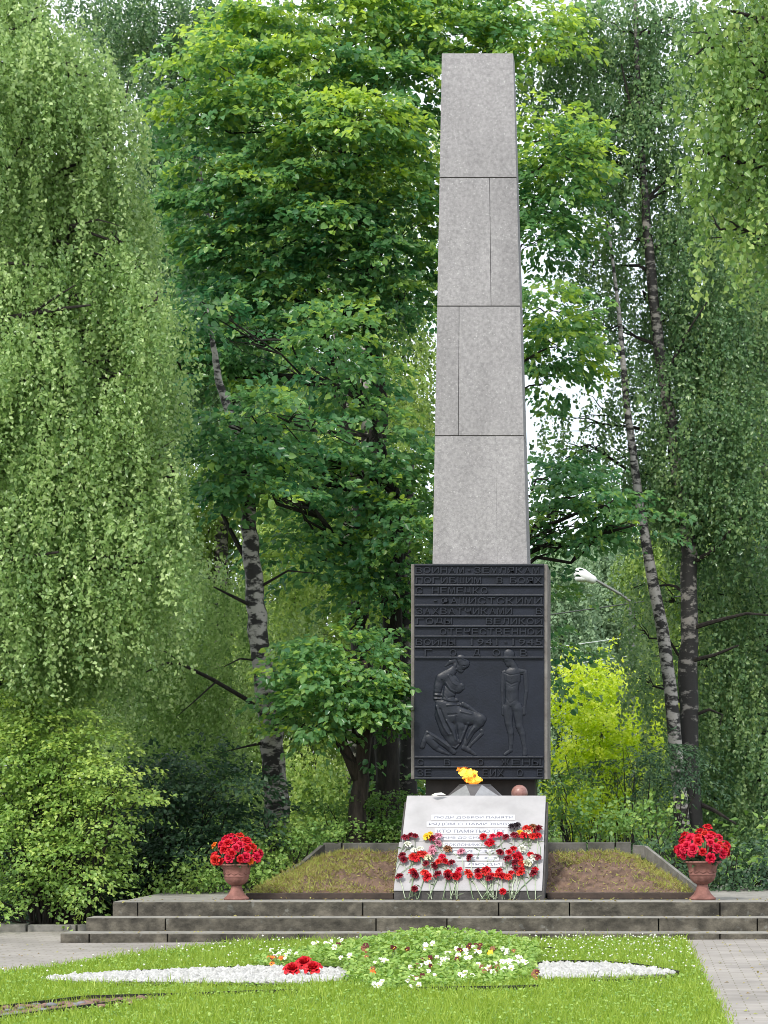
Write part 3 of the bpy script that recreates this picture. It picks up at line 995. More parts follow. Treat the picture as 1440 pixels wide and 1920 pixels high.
spread_text('inscription', [('ОТЕЧЕСТВЕННОЙ', 824, 1018)], 1178.5, 1190.5, M['relief'], case)
spread_text('inscription', [('ВОЙНЫ', 779, 856), ('1941-1945', 878, 1018)], 1198, 1210, M['relief'], case)
spread_text('inscription', [('Г', 795, 812), ('О', 842, 858), ('Д', 886, 902), ('О', 922, 940), ('В', 974, 990)], 1218, 1230, M['relief'], case)
spread_text('inscription', [('С', 782, 796), ('В', 832, 846), ('О', 895, 908), ('ЖЕНЫ', 938, 1016)], 1423, 1435, M['relief'], case)
spread_text('inscription', [('ЗЕ', 781, 810), ('Е', 904, 916), ('ИХ', 918, 946), ('О', 968, 982), ('Е', 1006, 1018)], 1442.5, 1455.5, M['relief'], case)

# relief figures: one continuous raised surface each
def relief(name, ox, oy, sc, caps, depth=0.62, parent=None, folds=()):
    pts = np.array([[c[0], c[1]] for s in caps for c in s])
    rad = max(c[2] for s in caps for c in s)
    x0, y0 = pts.min(0) - rad * 0.9
    x1, y1 = pts.max(0) + rad * 0.9
    st = sc * 0.62
    gx, gy = np.meshgrid(np.arange(x0, x1, st), np.arange(y0, y1, st))
    acc = np.zeros_like(gx)
    for s in caps:
        for (ax, ay, ar), (bx, by, br) in zip(s[:-1], s[1:]):
            dx, dy = bx - ax, by - ay
            t = np.clip(((gx - ax) * dx + (gy - ay) * dy) / (dx * dx + dy * dy + 1e-9), 0, 1)
            r = ar + (br - ar) * t
            d2 = (gx - ax - t * dx) ** 2 + (gy - ay - t * dy) ** 2
            h = np.sqrt(np.maximum(0, r * r - d2)) * np.minimum(1, 75 / r) ** 0.35
            acc += h ** 5
    H = acc ** 0.2
    mask = H > 1.0
    for w, amt, line in folds:              # creases (negative) and raised folds (positive) on the figure
        best = np.full_like(gx, 1e9)
        for (ax, ay), (bx, by) in zip(line[:-1], line[1:]):
            dx, dy = bx - ax, by - ay
            t = np.clip(((gx - ax) * dx + (gy - ay) * dy) / (dx * dx + dy * dy + 1e-9), 0, 1)
            best = np.minimum(best, (gx - ax - t * dx) ** 2 + (gy - ay - t * dy) ** 2)
        H = H + amt * np.exp(-best / (w * w)) * np.clip(H / 30, 0, 1)
    H = np.where(mask, np.maximum(H, 2), H)
    mmv = mask.copy()
    mmv[1:] |= mask[:-1]; mmv[:-1] |= mask[1:]; mmv[:, 1:] |= mask[:, :-1]; mmv[:, :-1] |= mask[:, 1:]
    idx = -np.ones(gx.shape, int)
    vs = []
    u = PD / F / sc
    for j in range(gx.shape[0]):
        for i in range(gx.shape[1]):
            if mmv[j, i]:
                idx[j, i] = len(vs)
                px, py = ox + gx[j, i] / sc, oy + gy[j, i] / sc
                vs.append((xs(px, PD), FP + 0.004 - (H[j, i] * u * depth + (0.004 if mask[j, i] else 0)), zy(py)))
    fs = []
    for j in range(gx.shape[0] - 1):
        for i in range(gx.shape[1] - 1):
            q = (idx[j, i], idx[j + 1, i], idx[j + 1, i + 1], idx[j, i + 1])
            if min(q) >= 0:
                fs.append(q)
    me = bpy.data.meshes.new(name)
    me.from_pydata(vs, [], fs)
    return link_mesh(name, me, M['relief'], parent, smooth=True)
woman = [
    [(775, 215, 108), (830, 265, 95)], [(800, 300, 85), (765, 385, 55)], [(850, 320, 30), (862, 350, 16)], [(740, 330, 60), (700, 300, 70)],
    [(680, 215, 62), (590, 240, 42), (505, 312, 16)],
    [(690, 330, 62), (590, 430, 85)], [(590, 430, 90), (430, 520, 92), (385, 660, 80), (370, 780, 66)], [(370, 740, 66), (370, 870, 72)],
    [(560, 500, 110), (620, 640, 115), (560, 780, 120)], [(640, 560, 95), (720, 690, 92)], [(780, 660, 60), (800, 690, 40)],
    [(540, 840, 125), (530, 950, 160)], [(370, 880, 55), (560, 905, 48), (700, 900, 40)],
    [(520, 1000, 190), (560, 1160, 200)], [(600, 960, 60), (740, 975, 40)],
    [(580, 1110, 165), (900, 1200, 130), (1090, 1230, 105)], [(1120, 1220, 92), (1100, 1280, 80)],
    [(1080, 1290, 85), (960, 1420, 62), (850, 1640, 44), (820, 1710, 46)], [(820, 1710, 50), (920, 1760, 45), (1020, 1830, 28)],
    [(810, 965, 46), (900, 1010, 40), (1030, 1108, 32), (1090, 1140, 32), (1160, 1160, 18)],
    [(470, 1150, 150), (560, 1400, 150), (640, 1600, 100), (670, 1680, 60)], [(700, 1180, 120), (760, 1350, 90), (740, 1600, 46)],
    [(390, 1120, 60), (470, 1420, 50), (640, 1690, 34)], [(900, 1240, 42), (830, 1450, 32), (770, 1620, 22), (690, 1720, 22)],
    [(560, 1260, 34), (640, 1440, 34), (700, 1560, 20)], [(1000, 1350, 34), (900, 1460, 28), (880, 1560, 20)],
    [(195, 1450, 40), (360, 1560, 58), (560, 1700, 62), (650, 1790, 46)], [(185, 1460, 36), (140, 1600, 46), (110, 1690, 48)], [(240, 1560, 90), (330, 1680, 70)],
    [(360, 1730, 44), (460, 1780, 36), (560, 1822, 20)], [(1130, 1420, 40), (1140, 1470, 30)], [(1120, 1480, 34), (960, 1640, 28), (880, 1730, 26)],
]
folds_w = [
    (16, -34, [(300, 905), (440, 890), (560, 935), (760, 945)]), (14, -22, [(315, 770), (430, 780)]), (14, -22, [(310, 835), (440, 850)]), (16, 20, [(310, 805), (435, 815)]), (16, 20, [(305, 875), (430, 878)]),
    (18, -30, [(450, 560), (470, 700), (450, 860)]), (14, 14, [(560, 470), (640, 600), (700, 640)]), (12, -14, [(600, 460), (690, 570), (760, 610)]), (12, -12, [(500, 640), (580, 740), (660, 790)]), (14, 13, [(520, 600), (600, 720), (700, 760)]), (12, -12, [(560, 860), (640, 840), (740, 850)]), (12, 12, [(500, 820), (560, 900)]),
    (20, 30, [(350, 1000), (400, 1150), (480, 1350), (560, 1480)]), (18, -30, [(420, 1050), (500, 1250), (600, 1450)]), (20, 30, [(530, 1250), (620, 1400), (690, 1580)]), (18, -34, [(640, 1290), (690, 1420), (720, 1560)]),
    (20, 26, [(780, 1090), (960, 1130)]), (18, -30, [(700, 1180), (690, 1300), (720, 1480)]), (18, 30, [(900, 1300), (830, 1450), (770, 1620)]), (16, -34, [(960, 1330), (880, 1440), (850, 1560)]), (18, 24, [(1000, 1370), (930, 1470), (870, 1560)]),
    (18, -20, [(560, 1150), (700, 1140)]), (16, 22, [(540, 985), (740, 970)]), (14, -30, [(700, 400), (760, 440)]), (14, -26, [(690, 200), (720, 280), (700, 340)]), (12, 16, [(700, 200), (770, 170), (850, 210)]),
    (10, -22, [(815, 310), (850, 318)]), (10, -16, [(800, 380), (830, 385)]), (14, 20, [(210, 1450), (400, 1570), (560, 1690)]), (14, -24, [(300, 1580), (420, 1680), (520, 1740)]), (12, 22, [(770, 1610), (690, 1720), (620, 1690)])]
relief('relief_woman', 780, 1215, 9.143, woman, 0.38, case, folds_w)
child = [
    [(300, 195, 98), (290, 235, 92)], [(265, 270, 62), (300, 350, 58)], [(212, 275, 18), (206, 300, 12)], [(330, 310, 62), (375, 380, 60), (400, 440, 64)], [(385, 235, 20), (390, 265, 16)],
    [(215, 492, 38), (400, 470, 70), (565, 480, 42)], [(350, 540, 140), (345, 740, 118)], [(290, 580, 70), (300, 620, 70)], [(430, 580, 66), (430, 620, 66)],
    [(345, 800, 112), (345, 960, 108)], [(330, 1010, 104), (420, 1050, 96)],
    [(205, 520, 36), (195, 800, 30), (200, 1070, 24)], [(200, 1080, 28), (205, 1170, 26)], [(570, 505, 42), (585, 800, 34), (555, 1050, 26)], [(552, 1060, 28), (548, 1165, 30)],
    [(285, 1080, 92), (295, 1330, 62), (330, 1480, 52), (335, 1660, 36), (322, 1750, 32)], [(330, 1765, 34), (235, 1830, 28)],
    [(440, 1100, 92), (470, 1370, 62), (520, 1500, 52), (545, 1660, 36), (560, 1740, 34)], [(565, 1755, 38), (560, 1830, 42)],
]
folds_c = [
    (12, -20, [(250, 540), (235, 740), (230, 900)]), (12, -24, [(510, 560), (500, 760), (470, 980)]), (14, -18, [(260, 640), (340, 690), (440, 650)]), (14, -9, [(300, 700), (345, 730), (420, 700)]), (10, -7, [(350, 600), (345, 720), (342, 900)]),
    (12, -10, [(250, 900), (320, 1000), (440, 920)]), (14, -34, [(330, 1060), (370, 1200), (400, 1330)]), (10, -16, [(230, 500), (330, 540), (420, 520), (560, 490)]), (8, -9, [(225, 262), (258, 266)]), (8, -9, [(248, 325), (282, 330)]), (9, 10, [(222, 270), (212, 298)]), (10, -8, [(370, 240), (385, 275)])]
relief('relief_child', 920, 1205, 8.73, child, 0.38, case, [(w, a * 0.6, l) for w, a, l in folds_c])

# ------------------------------------------------------------------ sloping white slab
SD0, SD1 = 23.25, 24.30
sz0 = CH - (1668 - VY) / F * SD0
sz1 = CH - (1493 - VY) / F * SD1
SS = (sz1 - sz0) / (SD1 - SD0)
def on_slab(px, py, lift=0.0):
    D = (CH - sz0 + SD0 * SS) / (SS + (py - VY) / F)
    p = P(px, py, D)
    n = Vector((0, -SS, 1)).normalized()
    return p + n * lift
slab = empty('memorial_slab', (xs(877, SD0), SD0, Z1), 'sloping pale stone slab with white halo bands behind letters in front of the obelisk', 'memorial slab')
xa, xb = xs(738, SD0), xs(1016.5, SD0)
Dj = (CH - sz0 + SD0 * SS) / (SS + (1578 - VY) / F)
zj = sz0 + (Dj - SD0) * SS
def wedge(x0, x1, d0, d1, z0, z1, base, th):
    mb = MB()
    mb.hexa([(x0, d0, z0 - th), (x1, d0, z0 - th), (x1, d1, z1 - th), (x0, d1, z1 - th)], [(x0, d0, z0), (x1, d0, z0), (x1, d1, z1), (x0, d1, z1)])
    return mb
wedge(xa, xb, SD0, Dj - 0.004, sz0, zj - 0.004 * SS, Z1, 0.016).build('lower_panel', M['slab'], slab, bevel=0.006)
wedge(xa + 0.03, xb - 0.005, Dj, SD1, zj + 0.008, sz1 + 0.008, Z1, 0.06).build('upper_panel', M['slab'], slab, bevel=0.006)
bb = MB()
bx0, bx1 = xa + 0.004, xb + 0.022
prof = [(SD0 + 0.008, Z1 - 0.05), (SD0 + 0.008, sz0 - 0.018), (SD1 - 0.01, sz1 - 0.062), (SD1 - 0.01, Z1 - 0.05)]
bb.poly([(bx0, y, z) for y, z in prof] + [(bx1, y, z) for y, z in prof], [(0, 1, 2, 3), (7, 6, 5, 4), (0, 4, 5, 1), (1, 5, 6, 2), (2, 6, 7, 3), (3, 7, 4, 0)])
bb.build('base_block', M['slab_side'], slab, bevel=0.006)
SN = Vector((0, -SS, 1)).normalized()
def halo_strip(x0, x1, y0, y1, txt):  # added pale bands imitate the bright halo round the carved letters
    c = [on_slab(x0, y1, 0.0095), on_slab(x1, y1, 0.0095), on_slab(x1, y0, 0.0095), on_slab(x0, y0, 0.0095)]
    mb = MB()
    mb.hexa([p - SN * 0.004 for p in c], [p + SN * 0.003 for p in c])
    s = mb.build('halo_band', M['strip'], slab, bevel=0.002)
    if txt:
        me = text_mesh(txt, 1, 0.0, 0.02)
        co = np.array([v.co[:] for v in me.vertices])
        mn, mx_ = co.min(0), co.max(0)
        vv = []
        for v in co:
            u = (v[0] - mn[0]) / (mx_[0] - mn[0])
            w = (v[1] - mn[1]) / (mx_[1] - mn[1])
            vv.append(tuple(on_slab(x0 + 4 + (x1 - x0 - 8) * u, y1 - 2.0 - (y1 - y0 - 4.0) * w, 0.0135)))
        m2 = bpy.data.meshes.new('lettering')
        m2.from_pydata(vv, [], [tuple(p.vertices) for p in me.polygons])
        link_mesh('lettering', m2, M['engraving'], s)
halo_strip(809, 966, 1529, 1539, 'ЛЮДИ ДОБРОЙ ПАМЯТИ')
halo_strip(800, 972, 1542, 1552, 'РЯДОМ С НАМИ ЖИВУТ')
halo_strip(816, 952, 1555, 1565, 'КТО ПАМЯТЬЮ ТЕХ')
halo_strip(825, 906, 1568, 1577, 'ЖИВ ДО СИХ')
halo_strip(830, 914, 1581, 1590, 'ПОКЛОНИМСЯ')
halo_strip(836, 940, 1593, 1602, 'ИМ ЗА')
halo_strip(856, 936, 1606, 1615, 'ЭТО')
halo_strip(872, 942, 1618, 1627, 'ЛЮДИ')

# ------------------------------------------------------------------ flame burner, ball, flame
BD = 25.0
ped = MB().box(xs(800, BD), xs(1000, BD), 24.45, 25.5, Z1 - 0.05, CH - 0.055).build('burner_pedestal', M['pillar'], None, bevel=0.006)
tag(ped, 'dark granite block behind the pale slab carrying the flame burner', 'pedestal')
bc = Vector((xs(890.5, BD), BD, CH - 0.055))
bn = empty('flame_burner', bc, 'faceted grey metal star burner under the eternal flame', 'burner')
rt, rb = 29.5 / F * BD, 0.40
zt2 = P(0, 1471.5, BD - 0.12).z
top = [Vector((bc.x + rt * math.sin(R(30 + 60 * k)), BD - rt * math.cos(R(30 + 60 * k)), zt2)) for k in range(6)]
bot = [Vector((bc.x + rb * math.sin(R(60 * k)), BD - rb * math.cos(R(60 * k)), bc.z)) for k in range(6)]
MB().poly(top + bot, [(k, 6 + k, 6 + (k + 1) % 6) for k in range(6)]).build('ray_facets', M['steel'], bn)
MB().poly(top + bot, [((k - 1) % 6, 6 + k, k) for k in range(6)] + [(5, 4, 3, 2, 1, 0)]).build('inverted_facets', M['steel_dark'], bn)  # inverted triangles in a darker metal, flush with the rays
MB().lathe((bc.x, BD, zt2), [(rt * 0.98, -0.012), (rt * 1.03, -0.012), (rt * 1.03, 0.006), (rt * 0.8, 0.006), (rt * 0.78, -0.02)], 24).build('rim', M['steel_dark'], bn)
bl = MB().ball(P(974, 1487, 24.75), 15.5 / F * 24.75, k=16).build('granite_ball', M['red_granite'], None, smooth=True)
tag(bl, 'polished reddish granite ball beside the flame burner on the dark block', 'granite ball')
fl = empty('eternal_flame', (bc.x, BD, zt2), 'bright yellow and orange gas flame blowing left above the metal burner', 'flame')
def blob_flame(pts, name, m, squash=0.6):
    b = MB()
    for px, py, r in pts:
        c = P(px, py, BD + random.uniform(-0.03, 0.03))
        b.ball(c, r / F * BD, (1.15, squash, 0.9), k=8)
    me = b.mesh(name)
    o = link_mesh(name, me, m, fl, smooth=True)
    md = o.modifiers.new('merge', 'REMESH')
    md.mode = 'VOXEL'
    md.voxel_size = 0.0045
    tx = bpy.data.textures.new('flame_noise', 'CLOUDS')
    tx.noise_scale = 0.028
    ds = o.modifiers.new('lick', 'DISPLACE')
    ds.texture = tx
    ds.strength = 0.06
    ds.mid_level = 0.55
    return o
blob_flame([(873, 1447, 7), (868, 1450, 6), (880, 1452, 10), (886, 1455, 9), (876, 1457, 8), (882, 1460, 9), (891, 1461, 7), (897, 1461, 4.5), (902, 1462, 2.6), (866, 1443, 4), (888, 1448, 6)], 'flame_core', M['flame'])
blob_flame([(864, 1441, 4.5), (858, 1443, 2.8), (871, 1441, 5), (868, 1448, 6), (877, 1444, 5), (884, 1464, 8), (892, 1466, 6), (877, 1463, 6), (901, 1462, 4), (889, 1469, 6)], 'flame_fringe', M['flame_fringe'])

# ------------------------------------------------------------------ urns
def urn(px, ytop, ybot, hw, label):
    D = 23.28
    zb_ = Z1 + 0.006
    s = (ybot - ytop) / F * D / 66.0            # one profile unit = 1 px of the photo's urn
    c = (xs(px, D), D, zb_)
    r = empty('garden_urn', c, label, 'urn', 'terracotta urns on the platform')
    MB().lathe(c, [(22.5 * s, 0), (23 * s, 3 * s), (20 * s, 5 * s), (15 * s, 10 * s), (11 * s, 17 * s), (9.5 * s, 24 * s), (9.5 * s, 26 * s)], 32).build('foot', M['terracotta'], r, smooth=True)
    MB().lathe(c, [(9.5 * s, 26.3 * s), (14 * s, 28 * s), (19.5 * s, 33 * s), (22.3 * s, 39 * s), (22.8 * s, 42 * s), (23.2 * s, 42.3 * s), (23.2 * s, 43.5 * s), (22.6 * s, 44 * s), (23.5 * s, 50 * s), (25 * s, 56 * s), (27.5 * s, 60 * s), (29 * s, 61.5 * s)], 32).build('bowl', M['terracotta'], r, smooth=True)
    MB().lathe(c, [(29.4 * s, 61.7 * s), (31.8 * s, 62.5 * s), (32.6 * s, 64 * s), (32 * s, 66 * s), (29.5 * s, 66 * s), (28 * s, 62 * s)], 32).build('rim', M['terracotta'], r, smooth=True)
    rel = MB()                                   # moulded swags round the bowl
    for k in range(12):
        a = 2 * math.pi * k / 12
        q = [(c[0] + 23.6 * s * math.cos(a + da), c[1] + 23.6 * s * math.sin(a + da), c[2] + (50 - 3.5 * math.cos(da * 6 * math.pi / math.pi)) * s) for da in (-0.22, -0.11, 0, 0.11, 0.22)]
        rel.tube(q, 0.9 * s, 5)
    rel.build('swags', M['terracotta'], r)
    return c, s
UL = urn(443.5, 1622, 1690, 32, 'terracotta urn with foot on the platform left of the mound')
UR = urn(1317, 1613, 1686, 32, 'terracotta urn with foot on the platform right of the mound')

# ------------------------------------------------------------------ flowers
def bloom_mesh(name, r, rings, ruffle=0.2, petals=8, cup=0.6, seed=0):
    """a double flower: rings of separate curled petals around +Z"""
    rd = random.Random(seed)
    mb = MB()
    for k in range(rings):
        q = k / max(1, rings - 1)                     # 0 outer .. 1 inner
        n = max(4, int(petals * (1 - 0.45 * q)))
        tilt = R(8 + 74 * q)
        ln = r * (1.0 - 0.35 * q)
        w = ln * 1.15 * math.pi / n * 1.25
        for i in range(n):
            a = 2 * math.pi * (i + 0.5 * (k % 2)) / n + rd.uniform(-0.15, 0.15)
            pts = []
            for u in (0, 0.45, 0.8, 1.0):
                for s in (-1, -0.5, 0, 0.5, 1):
                    wid = w * (0.25 + 0.75 * math.sin(min(1, u * 1.1) * math.pi * 0.62)) * 0.5
                    tt = tilt + cup * u * (1 - 0.4 * q) * 0.9 - (0.5 if u == 1 else 0) * (1 - q)
                    rad = ln * u * math.cos(tt) + r * 0.06
                    z = ln * u * math.sin(tt) + r * 0.10 * q + (abs(s) ** 2) * r * 0.12 + (rd.uniform(-ruffle, ruffle) * r if u > 0.7 else 0)
                    ed = (1 - 0.14 * s * s) if u == 1 else 1
                    pts.append((math.cos(a) * rad * ed - math.sin(a) * s * wid, math.sin(a) * rad * ed + math.cos(a) * s * wid, z))
            mb.poly(pts, [(j * 5 + i2, j * 5 + i2 + 1, j * 5 + i2 + 6, j * 5 + i2 + 5) for j in range(3) for i2 in range(4)])
    return mb.mesh(name)
CARN = [bloom_mesh('carnation_bloom', 0.040, 4, 0.22, 9, 0.7, s) for s in range(3)]
BEGO = [bloom_mesh('double_bloom', 0.052, 4, 0.07, 7, 0.75, s + 10) for s in range(3)]
for me in CARN + BEGO:
    me.polygons.foreach_set('use_smooth', [True] * len(me.polygons))

VARIANT = {}
def variant(me, key):
    k = (me.name, key)
    if k not in VARIANT:
        c = me.copy()
        c.materials.clear()
        c.materials.append(M[key])
        VARIANT[k] = c
    return VARIANT[k]

def bouquet(cs, px, py, hw, hh, label, colours, seed, odd):
    rd = random.Random(seed)
    (c, s) = cs
    D = 23.28
    zr = c[2] + 62 * s
    root = empty('flower_bouquet', (c[0], c[1], zr), label, 'bouquet', 'flower bouquets in the urns')
    cz = P(px, py, D)
    a, b = hw / F * D, hh / F * D
    # stems and dark leaves at the base
    st = MB()
    pts = []
    n = 48
    for i in range(n):
        th = i * 2.39996
        q = (i + 0.5) / n
        ph = math.acos(1 - 1.25 * q)
        d = Vector((math.sin(ph) * math.cos(th), math.sin(ph) * math.sin(th), math.cos(ph)))
        pts.append((Vector((cz.x + d.x * a * 0.9, D + d.y * a * 0.75, cz.z - b * 0.5 + d.z * b * 1.25)) + Vector((rd.gauss(0, 0.02), 0, rd.gauss(0, 0.025))), d))
    for p, d in pts:
        st.tube(bend((c[0] + d.x * 0.05, D + d.y * 0.05, zr - 0.05), p, 3, 0.0, 0.02), 0.004, 4)
    st.build('stems', M['stem'], root)
    lp = []
    N = 150
    th = RNG.uniform(0, 6.28, N)
    rr = RNG.uniform(0.3, 1.0, N)
    pos = np.stack([c[0] + np.cos(th) * rr * a * 0.7, D + np.sin(th) * rr * a * 0.7, zr + RNG.uniform(-0.02, 0.10, N)], 1)
    ax = np.stack([np.cos(th), np.sin(th), RNG.normal(0.2, 0.4, N)], 1)
    me = leaf_mesh('leaves', pos, ax, RNG.normal(size=(N, 3)) * 0.4 + [0, -0.3, 1], RNG.uniform(0.05, 0.09, N), RNG.uniform(0.03, 0.05, N), RNG.normal(0.4, 0.2, N), shape='oval')
    link_mesh('leaves', me, L['dark'], root)
    for i, (p, d) in enumerate(pts):
        key = odd.get(i) or rd.choice(colours)
        o = bpy.data.objects.new('blossom', variant(rd.choice(BEGO), key))
        COL.objects.link(o)
        o.parent = root
        o.location = p - root.location
        dd = (d + Vector((0, -0.35, 0.1))).normalized()
        o.rotation_euler = dd.to_track_quat('Z', 'Y').to_euler()
        k = rd.uniform(0.8, 1.25)
        o.scale = (k, k, k)
    return root
bouquet(UL, 443, 1595, 41, 27, 'round bunch of red flowers with one orange bloom in the left urn', ['red', 'crimson', 'red', 'scarlet', 'crimson', 'crimson'], 3, {17: 'orange', 39: 'orange'})
bouquet(UR, 1318, 1586, 48, 28, 'wide bunch of red flowers with orange and violet blooms in the right urn', ['red', 'scarlet', 'crimson', 'crimson', 'red', 'crimson'], 8, {27: 'violet', 24: 'orange', 43: 'scarlet'})

ORD = ['first', 'second', 'third', 'fourth', 'fifth', 'sixth', 'seventh', 'eighth', 'ninth', 'tenth', 'eleventh', 'twelfth', 'thirteenth', 'fourteenth', 'fifteenth', 'sixteenth', 'seventeenth',
       'eighteenth', 'nineteenth', 'twentieth', 'twenty-first', 'twenty-second', 'twenty-third', 'twenty-fourth', 'twenty-fifth', 'twenty-sixth', 'twenty-seventh', 'twenty-eighth', 'twenty-ninth', 'thirtieth']
CN = {'red': 'red', 'dark_red': 'dark red', 'scarlet': 'scarlet', 'crimson': 'crimson', 'pink': 'pink', 'yellow': 'yellow', 'white': 'white', 'cream': 'cream', 'brown': 'brownish', 'black': 'blackish', 'violet': 'violet'}
laid = {
    'upper left bunch': [(761, 1577, 'dark_red'), (771, 1572, 'dark_red'), (778, 1574, 'dark_red'), (802, 1575, 'yellow'), (807, 1570, 'yellow'), (811, 1578, 'dark_red'), (822, 1575, 'pink'), (820, 1587, 'pink'), (765, 1589, 'white')],
    'middle left scatter': [(812, 1595, 'pink'), (811, 1603, 'pink'), (840, 1598, 'brown'), (755, 1610, 'dark_red'), (757, 1618, 'dark_red'), (775, 1612, 'scarlet'), (788, 1607, 'scarlet'), (794, 1609, 'scarlet'), (779, 1617, 'red'),
        (799, 1625, 'dark_red'), (830, 1613, 'crimson'), (833, 1621, 'red'), (823, 1623, 'scarlet'), (813, 1628, 'dark_red'), (848, 1624, 'dark_red'), (788, 1598, 'white'), (777, 1601, 'white'), (803, 1614, 'cream'), (866, 1603, 'pink')],
    'upper right bunch': [(970, 1554, 'black'), (960, 1556, 'black'), (987, 1559, 'scarlet'), (999, 1558, 'brown'), (1011, 1560, 'dark_red'), (965, 1573, 'dark_red'), (983, 1573, 'red'), (999, 1575, 'scarlet'), (1008, 1573, 'red'), (975, 1567, 'yellow'), (990, 1567, 'cream'), (993, 1562, 'scarlet')],
    'bunch over the text': [(907, 1574, 'red'), (924, 1574, 'crimson'), (937, 1572, 'crimson'), (949, 1575, 'dark_red'), (919, 1583, 'crimson'), (924, 1588, 'red'), (914, 1588, 'red')],
    'loose pair': [(883, 1613, 'dark_red'), (937, 1605, 'dark_red')],
    'right heap': [(963, 1598, 'red'), (954, 1604, 'red'), (971, 1608, 'crimson'), (966, 1613, 'red'), (952, 1617, 'dark_red'), (968, 1623, 'dark_red'), (977, 1626, 'scarlet'), (974, 1614, 'red'), (995, 1608, 'red'), (1007, 1614, 'dark_red'), (1000, 1615, 'white'), (979, 1597, 'white'), (988, 1626, 'cream'), (993, 1622, 'white')],
    'bottom row': [(750, 1650, 'dark_red'), (774, 1641, 'red'), (776, 1646, 'dark_red'), (797, 1643, 'scarlet'), (803, 1650, 'red'), (822, 1646, 'dark_red'), (840, 1643, 'red'), (838, 1649, 'dark_red'), (858, 1647, 'red'), (862, 1638, 'crimson'), (852, 1650, 'red'), (877, 1642, 'scarlet'), (883, 1647, 'scarlet'),
        (897, 1640, 'dark_red'), (897, 1649, 'red'), (907, 1642, 'scarlet'), (912, 1638, 'red'), (918, 1654, 'dark_red'), (923, 1647, 'red'), (932, 1647, 'scarlet'), (937, 1639, 'red'), (941, 1649, 'red'), (953, 1651, 'scarlet'), (959, 1643, 'red'), (967, 1636, 'dark_red'), (977, 1643, 'scarlet'), (978, 1637, 'red'), (1003, 1637, 'red'), (1002, 1643, 'dark_red')],
}
def carnation(px, py, key, label, group, hang=False, rd=random):
    p = on_slab(px, py, 0.034)
    root = empty('carnation', p, label, 'flower', group)
    o = bpy.data.objects.new('bloom', variant(rd.choice(CARN), key))
    COL.objects.link(o)
    o.parent = root
    d = Vector((rd.gauss(0, 0.35), -0.55, 0.75 + rd.gauss(0, 0.2))).normalized()
    o.rotation_euler = d.to_track_quat('Z', 'Y').to_euler()
    k = rd.uniform(1.0, 1.4)
    o.scale = (k, k, k)
    # stem runs down the slope, over the lower edge when long enough
    ln = rd.uniform(0.10, 0.24) if py < 1632 else rd.uniform(0.22, 0.36)
    sx = rd.gauss(0, 0.11)
    y_end = py + ln * 150
    pts = [p - SN * 0.015]
    edge = on_slab(px, 1668, 0.012)
    t = 0.0
    while t < ln:
        t += 0.05
        yy = py + t / ln * (y_end - py)
        xx = min(max(px + sx * 180 * t / ln, 743), 1013)
        if yy <= 1667:
            pts.append(on_slab(xx, yy, 0.012))
        else:
            z = max(Z1 + 0.012, sz0 - (yy - 1667) / F * SD0 * 1.1)
            pts.append(Vector((xs(xx, SD0), SD0 - 0.018 - rd.uniform(0, 0.01), z)))
            if z <= Z1 + 0.0121:
                break
    sm = M['stem_pale'] if rd.random() < 0.6 else M['stem']
    st = MB().tube(pts, 0.0036 if py < 1630 else 0.0055, 5).build('stem', sm, root)
    lf = MB()
    for q in range(1):
        i = rd.randint(1, len(pts) - 1)
        a = pts[i]
        e = a + Vector((rd.choice((-1, 1)) * rd.uniform(0.04, 0.08), -0.02, rd.uniform(0.0, 0.05)))
        w = Vector((0, -0.004, 0.008))
        lf.poly([a - w, e, a + w, (a + e) / 2 + Vector((0, -0.012, 0.012))], [(0, 1, 3), (3, 1, 2)])
    lf.build('leaf', sm, st)
    return root
rdc = random.Random(5)
for cl, items in laid.items():
    by = {}
    for it in sorted(items):
        by.setdefault(it[2], []).append(it)
    for key, its in by.items():
        for i, (px, py, k2) in enumerate(its):
            if len(its) == 1:
                lab = f'the one {CN[key]} carnation in the {cl} on the slab'
            else:
                lab = f'{ORD[i]} {CN[key]} carnation from the left in the {cl} on the slab'
            carnation(px, py, key, lab, 'carnations laid on the sloping slab', rd=rdc)
# two blooms that slid over the slab's lower edge
for px, py, lab in ((778, 1667, 'dark red carnation hanging over the slab edge at the lower left'), (943, 1672, 'red carnation hanging over the slab edge at the lower right')):
    p = Vector((xs(px, SD0), SD0 - 0.04, P(0, py, SD0).z))
    r_ = empty('carnation', p, lab, 'flower', 'carnations laid on the sloping slab')
    o = bpy.data.objects.new('bloom', variant(CARN[0], 'dark_red' if px < 800 else 'red'))
    COL.objects.link(o)
    o.parent = r_
    o.rotation_euler = Vector((0.1, -0.8, 0.3)).to_track_quat('Z', 'Y').to_euler()
    MB().tube([p, p + Vector((0.01, 0.015, -0.05)), Vector((p.x + 0.02, p.y + 0.01, Z1 + 0.012))], 0.004, 5).build('stem', M['stem'], r_)
# bundle of bare pale stems leaning on the base: foliage of the bunches
wf = empty('withered_flower', P(818, 1490, 24.25), 'small withered white flower lying on the top edge of the slab', 'flower')
q0 = P(808, 1491, 24.25)
MB().poly([q0, P(816, 1487, 24.24), P(826, 1490, 24.22), P(816, 1492, 24.2), P(828, 1486, 24.25), P(836, 1490, 24.25)], [(0, 1, 3), (1, 2, 3), (1, 4, 2), (4, 5, 2)]).build('petals', M['white'], wf)

